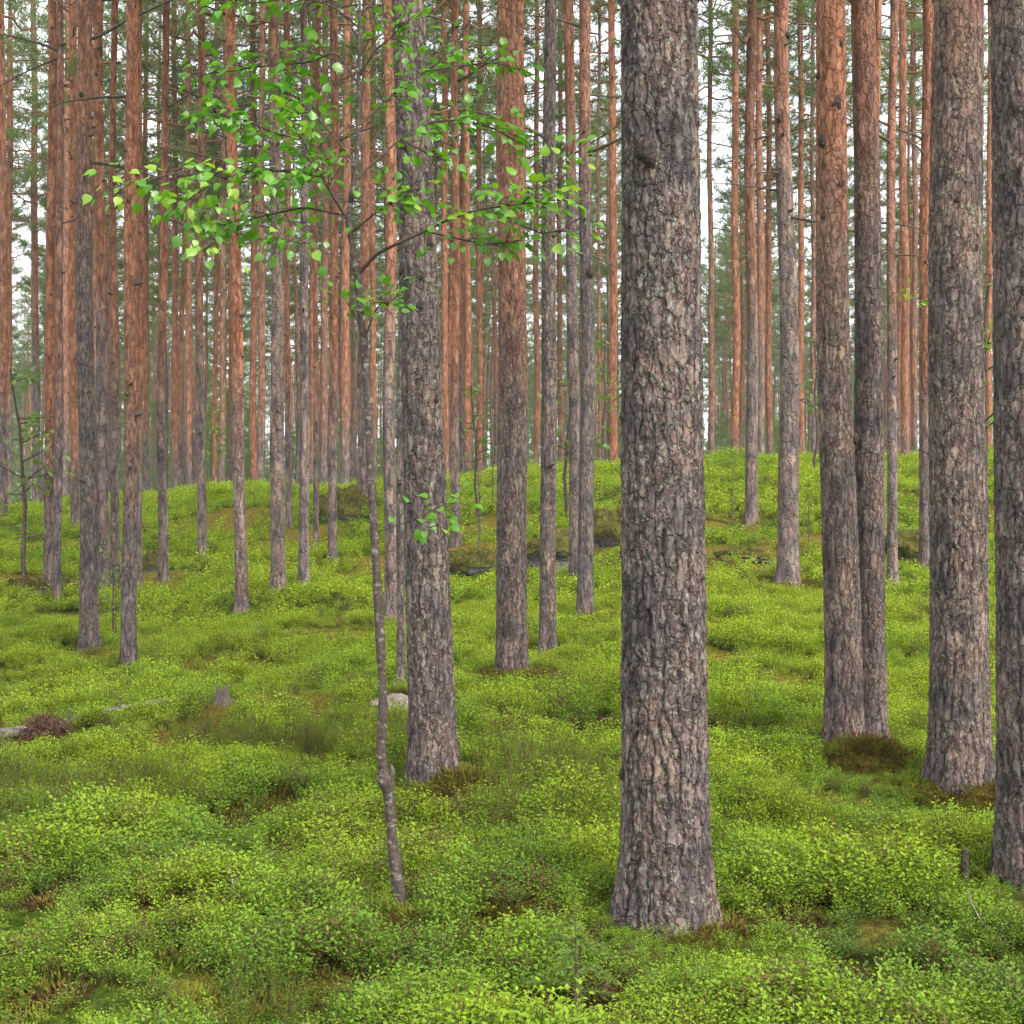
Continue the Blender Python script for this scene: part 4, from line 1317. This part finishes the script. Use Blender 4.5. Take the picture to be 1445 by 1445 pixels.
# ------------------------------------------------------------------ small saplings, dead stems, spruce seedling
def leafy_meshes(seed, H, n, lf):
    r = np.random.default_rng(seed)
    st, fo = MB(), MB()
    t = np.linspace(0, 1, 9)
    pts = np.c_[np.cumsum(r.normal(scale=.012 * H, size=9)), np.cumsum(r.normal(scale=.012 * H, size=9)), t * H]
    pts[0] = (0, 0, -.1)
    st.tube(pts, np.linspace(.012, .004, 9), 5)
    B, D = [], []
    for q in range(14):
        f = r.uniform(.35, 1)
        p = np.array([np.interp(f, t, pts[:, c]) for c in range(3)])
        a = r.uniform(0, 6.28); L = r.uniform(.12, .32) * H * (1.25 - f)
        d = np.array([math.cos(a), math.sin(a), r.uniform(-.1, .5)])
        st.tube(np.array([p, p + d * L * .5, p + d * L]), [.004, .003, .002], 3, False)
        for k in range(n):
            B.append(p + d * L * r.uniform(.3, 1.05) + r.normal(scale=.03, size=3)); D.append(d + r.normal(scale=.8, size=3))
    B, D = np.array(B), np.array(D)
    L = lf * r.uniform(.7, 1.2, len(B))
    blades(fo, B, D, L, L * .6, np.tile([0, -.3, 1.0], (len(B), 1)) + r.normal(scale=.4, size=(len(B), 3)))
    return st.mesh('stem', M['sap_branch']), fo.mesh('foliage', M['pale_leaf'], True)


LEAFY = [leafy_meshes(400 + k, 1.0, 8, lf) for k, lf in enumerate((.045, .055))]
for (u, v, dp, H, k, lab) in [
    (40, 835, None, 3.2, 0, 'spindly young tree with pale green leaves at the far left'),
    (157, 905, None, 1.0, 1, 'small spindly leafy shoot behind the tall grey left pine foot'),
    (672, 735, None, 2.6, 0, 'faint leafy shoot left of the straight reddish pine on the ridge slope'),
    (800, 735, None, 3.2, 1, 'pale leafy young tree between the grey pine and the tight pair'),
    (1398, 745, None, 4.4, 1, 'tall leafy young tree in the gap between the two thick right trunks'),
    (1155, 690, 30.0, 3.0, 0, 'small leafy shoot at the left edge of the close pair'),
    (300, 697, 43.0, 2.4, 1, 'pale leafy shoot on the ridge right of the slender dark pine'),
    (850, 672, 36.0, 3.4, 0, 'thin leafy shoot on the ridge between tight pair and thickest pine'),
]:
    if dp is None:
        x, y = hit(u, v, g)
    else:
        y = dp; x = (u - 722.5) / F * dp
    root = thing('young_tree', lab, 'young tree', (x, y, gz(x, y)), 'small leafy young trees among the pines', (0, 0, random.uniform(0, 6.28)))
    link('stem', LEAFY[k][0], root, scale=H); tag(link('foliage', LEAFY[k][1], root, scale=H), kind='stuff')

# horizontal leafy twig by the thick grey pine, borne by a thin stem hidden behind it
y = 11.0; x = (1330 - 722.5) / F * y
root = thing('young_tree', 'slim shoot behind the thick grey pine, one leafy twig reaching left', 'young tree', (x, y, gz(x, y)), 'small leafy young trees among the pines')
zt = ZC - (432 - 722.5) / F * y - gz(x, y)
mb = MB(); mb.tube(np.array([[0, 0, -.1], [.02, .0, 1.0], [.0, 0, zt], [.01, 0, zt + .4]]), [.012, .010, .006, .003], 6)
link('stem', mb.mesh('stem', M['sap_branch']), root)
mb = MB(); pts = smooth_path([[0, 0, zt], [-.12, -.05, zt + .03], [-.26, -.08, zt + .05], [-.42, -.1, zt + .14]], 12); mb.tube(pts, np.linspace(.004, .0015, 12), 4)
link('branch', mb.mesh('branch', M['sap_branch']), root)
for k in range(34):
    f = random.uniform(2.5, 11) if k % 3 else random.uniform(1, 5)
    p = np.array([np.interp(f, np.arange(12), pts[:, c]) for c in range(3)]) + rng.normal(scale=.028, size=3)
    link('leaf', LEAF[k % 4][2], root, p, (random.uniform(-.6, .6), random.uniform(-.2, .9), random.uniform(0, 6.28)), random.uniform(.04, .062))

mb = MB()
mb.tube(np.array([[0, 0, -.1], [.01, 0, .5], [-.01, .01, 1.0]]), [.014, .010, .004], 5)
r_ = np.random.default_rng(5)
for k in range(16):
    a = r_.uniform(0, 6.28); z = r_.uniform(.2, .95); L = r_.uniform(.10, .26) * (1.2 - z)
    d = np.array([math.cos(a), math.sin(a), r_.uniform(-.25, .25)])
    mb.tube(np.array([[0, 0, z], d * L * .5 + [0, 0, z], d * L + [0, 0, z - .02]]), [.004, .003, .0015], 3, False)
DEAD = mb.mesh('stem', M['twig'])
for (u, v, H, lab) in [(676, 775, 1.5, 'bare thin dead sapling left of the straight reddish pine, above the boulder'),
                       (798, 722, 1.4, 'bare thin dead sapling between grey pine and tight pair'),
                       (33, 842, 1.7, 'bare thin dead sapling at far left beside the low rock'),
                       (1034, 742, 1.0, 'bare dark little sapling left of the pine with curved branches'),
                       (163, 908, .7, 'bare twiggy sapling between tall grey pine and bright orange pine'),
                       (695, 722, 1.4, 'bare thin dead sapling touching left side of the straight reddish pine'),
                       (1141, 768, .8, 'small dark twiggy seedling right of the sturdy lone pine')]:
    x, y = hit(u, v, g)
    root = thing('dead_sapling', lab, 'dead sapling', (x, y, gz(x, y)), 'bare dead saplings on the slope', (0, 0, random.uniform(0, 6.28)))
    link('stem', DEAD, root, scale=H)

x, y = hit(812, 1440, g)
root = thing('spruce_seedling', 'small spruce seedling with drooping needled branches at the bottom centre', 'seedling', (x, y, gz(x, y)))
mb = MB(); mb.tube(np.array([[0, 0, -.05], [.004, 0, .15], [0, .004, .36]]), [.008, .006, .002], 6)
link('stem', mb.mesh('stem', M['twig']), root)
for k in range(13):
    r_ = np.random.default_rng(700 + k)
    z = .10 + .02 * k; a = k * 2.4; L = .20 * (1.1 - k / 15)
    t = np.linspace(0, 1, 6)
    d = np.array([math.cos(a), math.sin(a), 0])
    pts = np.outer(t * L, d) + np.outer(z + .03 * t * (1 - t) - .05 * t ** 2 * L / .2, [0, 0, 1])
    mb = MB(); mb.tube(pts, np.linspace(.003, .001, 6), 4)
    q = np.repeat(np.linspace(.1, 1, 30), 7)
    B = np.array([np.interp(q, t, pts[:, c]) for c in range(3)]).T
    nd = unit(d * .8 + r_.normal(scale=.6, size=(len(B), 3)))
    ns = sum(len(f) for f in mb.f)
    blades(mb, B, nd, .024, .0042, shape='needle')
    me = mb.mesh('branch', [M['twig'], M['spruce']])
    mi = np.ones(len(me.polygons), np.int32); mi[:ns] = 0
    me.polygons.foreach_set('material_index', mi)
    link('branch', me, root)

# ------------------------------------------------------------------ logs, stump, stones, twigs
p0 = np.array(hit(-60, 1052, g)); p1 = np.array(hit(75, 1036, g)); p2 = np.array(hit(160, 1018, g)); p3 = np.array(hit(265, 998, g))
pts = smooth_path([[*p, gz(*p) + e] for p, e in ((p0, .03), (p1, .055), (p2, .085), (p3, .08))], 30)
mid = pts[15].copy()
mb = MB(); mb.tube(pts - mid, np.linspace(.042, .014, 30) * (1 + .10 * vnoise(np.arange(30) * .6, np.zeros(30), seed=8)), 12)
root = thing('fallen_log', 'bleached grey fallen log half sunk in bilberry at the left edge', 'log', mid)
link('trunk', mb.mesh('trunk', M['log']), root)
for k, q in enumerate((4, 12, 20)):
    mb = MB(); b = pts[q] - mid
    mb.tube(np.array([b, b + [.02, -.04, .06], b + [.03, -.07, .10]]), [.012, .009, .006], 6)
    link('branch_stub', mb.mesh('branch_stub', M['log']), root)


def blob(seed, n=26, amp=.2, fr=2.0, sq=(1, 1, 1)):
    th = np.arange(n) / n * 2 * np.pi; ph = np.linspace(0.02, np.pi - .02, n // 2 + 1)
    T, Pp = np.meshgrid(th, ph)
    x, y, z = np.cos(T) * np.sin(Pp), np.sin(T) * np.sin(Pp), np.cos(Pp)
    k = 1 + amp * fbm(x * fr + seed, y * fr, z * fr, seed, 4)
    m_ = len(ph)
    i = np.arange(m_ - 1)[:, None] * n; j = np.arange(n)[None]; j2 = (j + 1) % n
    return np.stack([x * k * sq[0], y * k * sq[1], z * k * sq[2]], -1).reshape(-1, 3), np.stack([i + j, i + n + j, i + n + j2, i + j2], -1).reshape(-1, 4)


x, y = hit(64, 1052, g)
root = thing('root_clump', 'rusty brown tangled root clump sitting against the grey fallen log', 'root clump', (x, y, gz(x, y) + .09))
V, Fc = blob(21, 34, .35, 2.0, (.095, .09, .095)); mb = MB(); mb.add(V, Fc)
link('core', mb.mesh('core', M['root']), root)
mb = MB(); r_ = np.random.default_rng(8)
for k in range(220):
    d = unit(r_.normal(size=3)); d[2] = abs(d[2]) * .9 - .2
    b = d * .085
    mb.tube(np.array([b, b + d * .05 + r_.normal(scale=.02, size=3), b + d * .09 + r_.normal(scale=.03, size=3)]), [.006, .004, .0015], 4, False)
tag(link('roots', mb.mesh('roots', M['root']), root), kind='stuff')

x, y = hit(313, 993, g)
root = thing('tree_stump', 'small weathered grey brown stump beyond the end of the grey log', 'stump', (x, y, gz(x, y)))
th = np.arange(22) / 22 * 2 * np.pi
zs = np.linspace(-.05, 1, 12)
T, Zg = np.meshgrid(th, zs)
top = .12 + .022 * np.sin(T * 2 + 1) + .03 * fbm(np.cos(T) * 3, np.sin(T) * 3, seed=6)
rr_ = .062 * (1 + .35 * np.exp(-np.maximum(Zg, 0) * 6)) * (1 + .12 * np.sin(T * 5) + .12 * fbm(np.cos(T) * 3, np.sin(T) * 3, Zg * 1.0, 3)) * (1 - .45 * np.clip(Zg, 0, 1))
V = np.stack([np.cos(T) * rr_, np.sin(T) * rr_, Zg * top], -1).reshape(-1, 3)
i = np.arange(11)[:, None] * 22; j = np.arange(22)[None]; j2 = (j + 1) % 22
mb = MB(); mb.add(V, np.stack([i + j, i + j2, i + 22 + j2, i + 22 + j], -1).reshape(-1, 4))
mb.v.append(np.array([[0, 0, .09]])); mb.f.append(np.array([[11 * 22 + k, 11 * 22 + (k + 1) % 22, 12 * 22] for k in range(22)])); mb.n += 1
link('wood', mb.mesh('wood', M['stump']), root)

x, y = hit(1361, 1252, g)
root = thing('broken_stake', 'short dark broken stem poking from the bilberry at lower right', 'broken stem', (x, y, gz(x, y)))
mb = MB(); mb.tube(np.array([[0, 0, -.05], [.002, 0, .05], [.0, 0, .10], [.003, 0, .165]]), [.022, .019, .017, .013], 9)
link('wood', mb.mesh('wood', M['knot']), root)

for (u, v, w, h, lab, cap, grp) in [
    (664, 806, .52, .30, 'mossy boulder with rusty golden moss right of the knotty pine', True, 'mossy boulders on the slope'),
    (795, 790, .62, .38, 'pale faced mossy boulder between the grey pine and tight pair', True, 'mossy boulders on the slope'),
    (487, 728, .75, .55, 'dark mossy boulder with shaded hollow under the ridge, left of the sapling', True, 'mossy boulders on the slope'),
    (213, 806, .24, .28, 'small mossy grey boulder beside the slender reddish pine on the left', True, 'low stones on the left slope'),
    (40, 836, .26, .20, 'low mossy rock at the foot of the left pair', True, 'low stones on the left slope'),
    (97, 832, .26, .14, 'flat mossy stone right of the left pair foot', True, 'low stones on the left slope'),
    (562, 990, .22, .07, 'flat pinkish stone at the left foot of the knotty pine', None, None),
    (860, 765, .55, .45, 'dark mossy hump hidden left of the thickest pine', True, 'mossy boulders on the slope'),
    (1290, 785, .60, .35, 'dark mossy hump between slim pine and orange pine at right', True, 'mossy boulders on the slope'),
    (1050, 790, .38, .14, 'low mossy lump in the golden moss right of the thickest pine', True, 'mossy boulders on the slope'),
    (640, 770, .3, .15, 'small mossy lump just above the rusty golden boulder', True, 'mossy boulders on the slope'),
]:
    x, y = hit(u, v, g)
    k = int(u)
    root = thing('boulder', lab, 'boulder' if cap is not None else 'stone', (x, y, gz(x, y) - (.03 if cap is None else 0)), grp, (0, 0, random.uniform(0, 6.28)))
    V, Fc = blob(k, 44, .50, 2.4, (w, w * .8, h)); mb = MB(); mb.add(V, Fc)
    link('rock', mb.mesh('rock', M['pink'] if cap is None else M['stone']), root)
    if cap:
        V, Fc = blob(k, 44, .50, 2.4, (w * 1.04, w * .84, h * 1.06)); V = V + [0, 0, .02]
        keep = (V[:, 2] > h * (-.05 + .5 * fbm(V[:, 0] * 3, V[:, 1] * 3, seed=k)))[Fc].all(1)
        mb = MB(); mb.add(V, Fc[keep])
        link('moss_cap', mb.mesh('moss_cap', M['moss_cap']), root)

# old branches lying on the floor
TW = [branch_mesh(800 + k, 1.0, .05) for k in range(3)]
nt = NT('pale_twig'); v = obj_vec(nt); n = nt.noise(v, 40, 3)
M['pale'] = nt.finish(principled(nt, nt.ramp(n, [(.3, (.20, .16, .13)), (.7, (.42, .37, .33))]), .85))
for m_ in TW[:2]:
    m_.materials[0] = M['pale']
for (u, v, L, az, tilt, k, lab) in [
    (1395, 1325, .17, 2.2, -.75, 0, 'pale bent dead twig standing in the lower right bilberry'),
    (335, 1290, .22, 1.9, -.5, 1, 'pale dead twig above the dark gap in the left foreground'),
    (215, 1425, .10, .6, -.3, 2, 'short brown stick at the bottom left'),
    (745, 1215, .16, 1.4, -.7, 1, 'thin pale twig between the sapling and the thickest pine'),
    (1205, 1420, .14, 1.8, -.6, 2, 'dark stick among leaves at the bottom right'),
    (15, 765, 1.2, -.2, -.12, 2, 'fallen branch on the slope at the left edge'),
    (240, 768, 1.0, .1, .0, 2, 'fallen branch beside the slender reddish pine uphill'),
    (610, 725, 1.0, .1, .0, 2, 'dark branch lying on the slope behind the knotty pine'),
    (850, 1022, .5, .35, -.1, 2, 'dark rotten stick in the hollow left of the thickest pine'),
    (120, 1180, .25, 2.6, -.3, 2, 'brown stick in the heather at the left'),
]:
    x, y = hit(u, v, g)
    root = thing('dead_twig', lab, 'dead twig', (x, y, gz(x, y) + .03), 'dead twigs and sticks on the forest floor', (0, tilt, az))
    link('stick', TW[k], root, scale=L)

x, y = hit(690, 1438, g)
root = thing('dry_fern', 'dry orange brown fern tuft at the bottom edge', 'dry fern', (x, y, gz(x, y)))
r_ = np.random.default_rng(77)
for k in range(7):
    a = r_.uniform(0, 6.28); t = np.linspace(0, 1, 8)
    d = np.array([math.cos(a), math.sin(a), 0]); L = r_.uniform(.08, .14)
    pts = np.outer(t * L, d) + np.outer(.11 * t * (1.3 - t * .9), [0, 0, 1])
    mb = MB(); mb.tube(pts, np.linspace(.002, .0008, 8), 3)
    q = np.repeat(np.linspace(.15, 1, 16), 2)
    B = np.array([np.interp(q, t, pts[:, c]) for c in range(3)]).T
    sgn = np.tile([-1, 1], 16)[:, None]
    blades(mb, B, np.cross(d, [0, 0, 1]) * sgn + d * .4 + [0, 0, -.2], .03 * (1.15 - q), .009, np.tile([0, 0, 1.0], (32, 1)))
    link('frond', mb.mesh('frond', M['dry']), root)

# ------------------------------------------------------------------ air
HZ = 0.0005
mb = MB()
x0, x1, y0, y1, z0, z1 = -130, 130, -12, 260, -3, 32
mb.add([(x, y, z) for z in (z0, z1) for y in (y0, y1) for x in (x0, x1)], [[0, 2, 3, 1], [4, 5, 7, 6], [0, 1, 5, 4], [2, 6, 7, 3], [0, 4, 6, 2], [1, 3, 7, 5]])
hm = bpy.data.materials.new('haze_air'); hm.use_nodes = True
hn = hm.node_tree.nodes; hn.clear()
ho = hn.new('ShaderNodeOutputMaterial'); hv = hn.new('ShaderNodeVolumePrincipled')
hv.inputs['Color'].default_value = (.95, .96, .97, 1); hv.inputs['Density'].default_value = HZ
hm.node_tree.links.new(hv.outputs[0], ho.inputs['Volume'])
tag(link('haze', mb.mesh('haze', hm, False)), 'thin pale haze between the trunks', None, None, 'stuff')
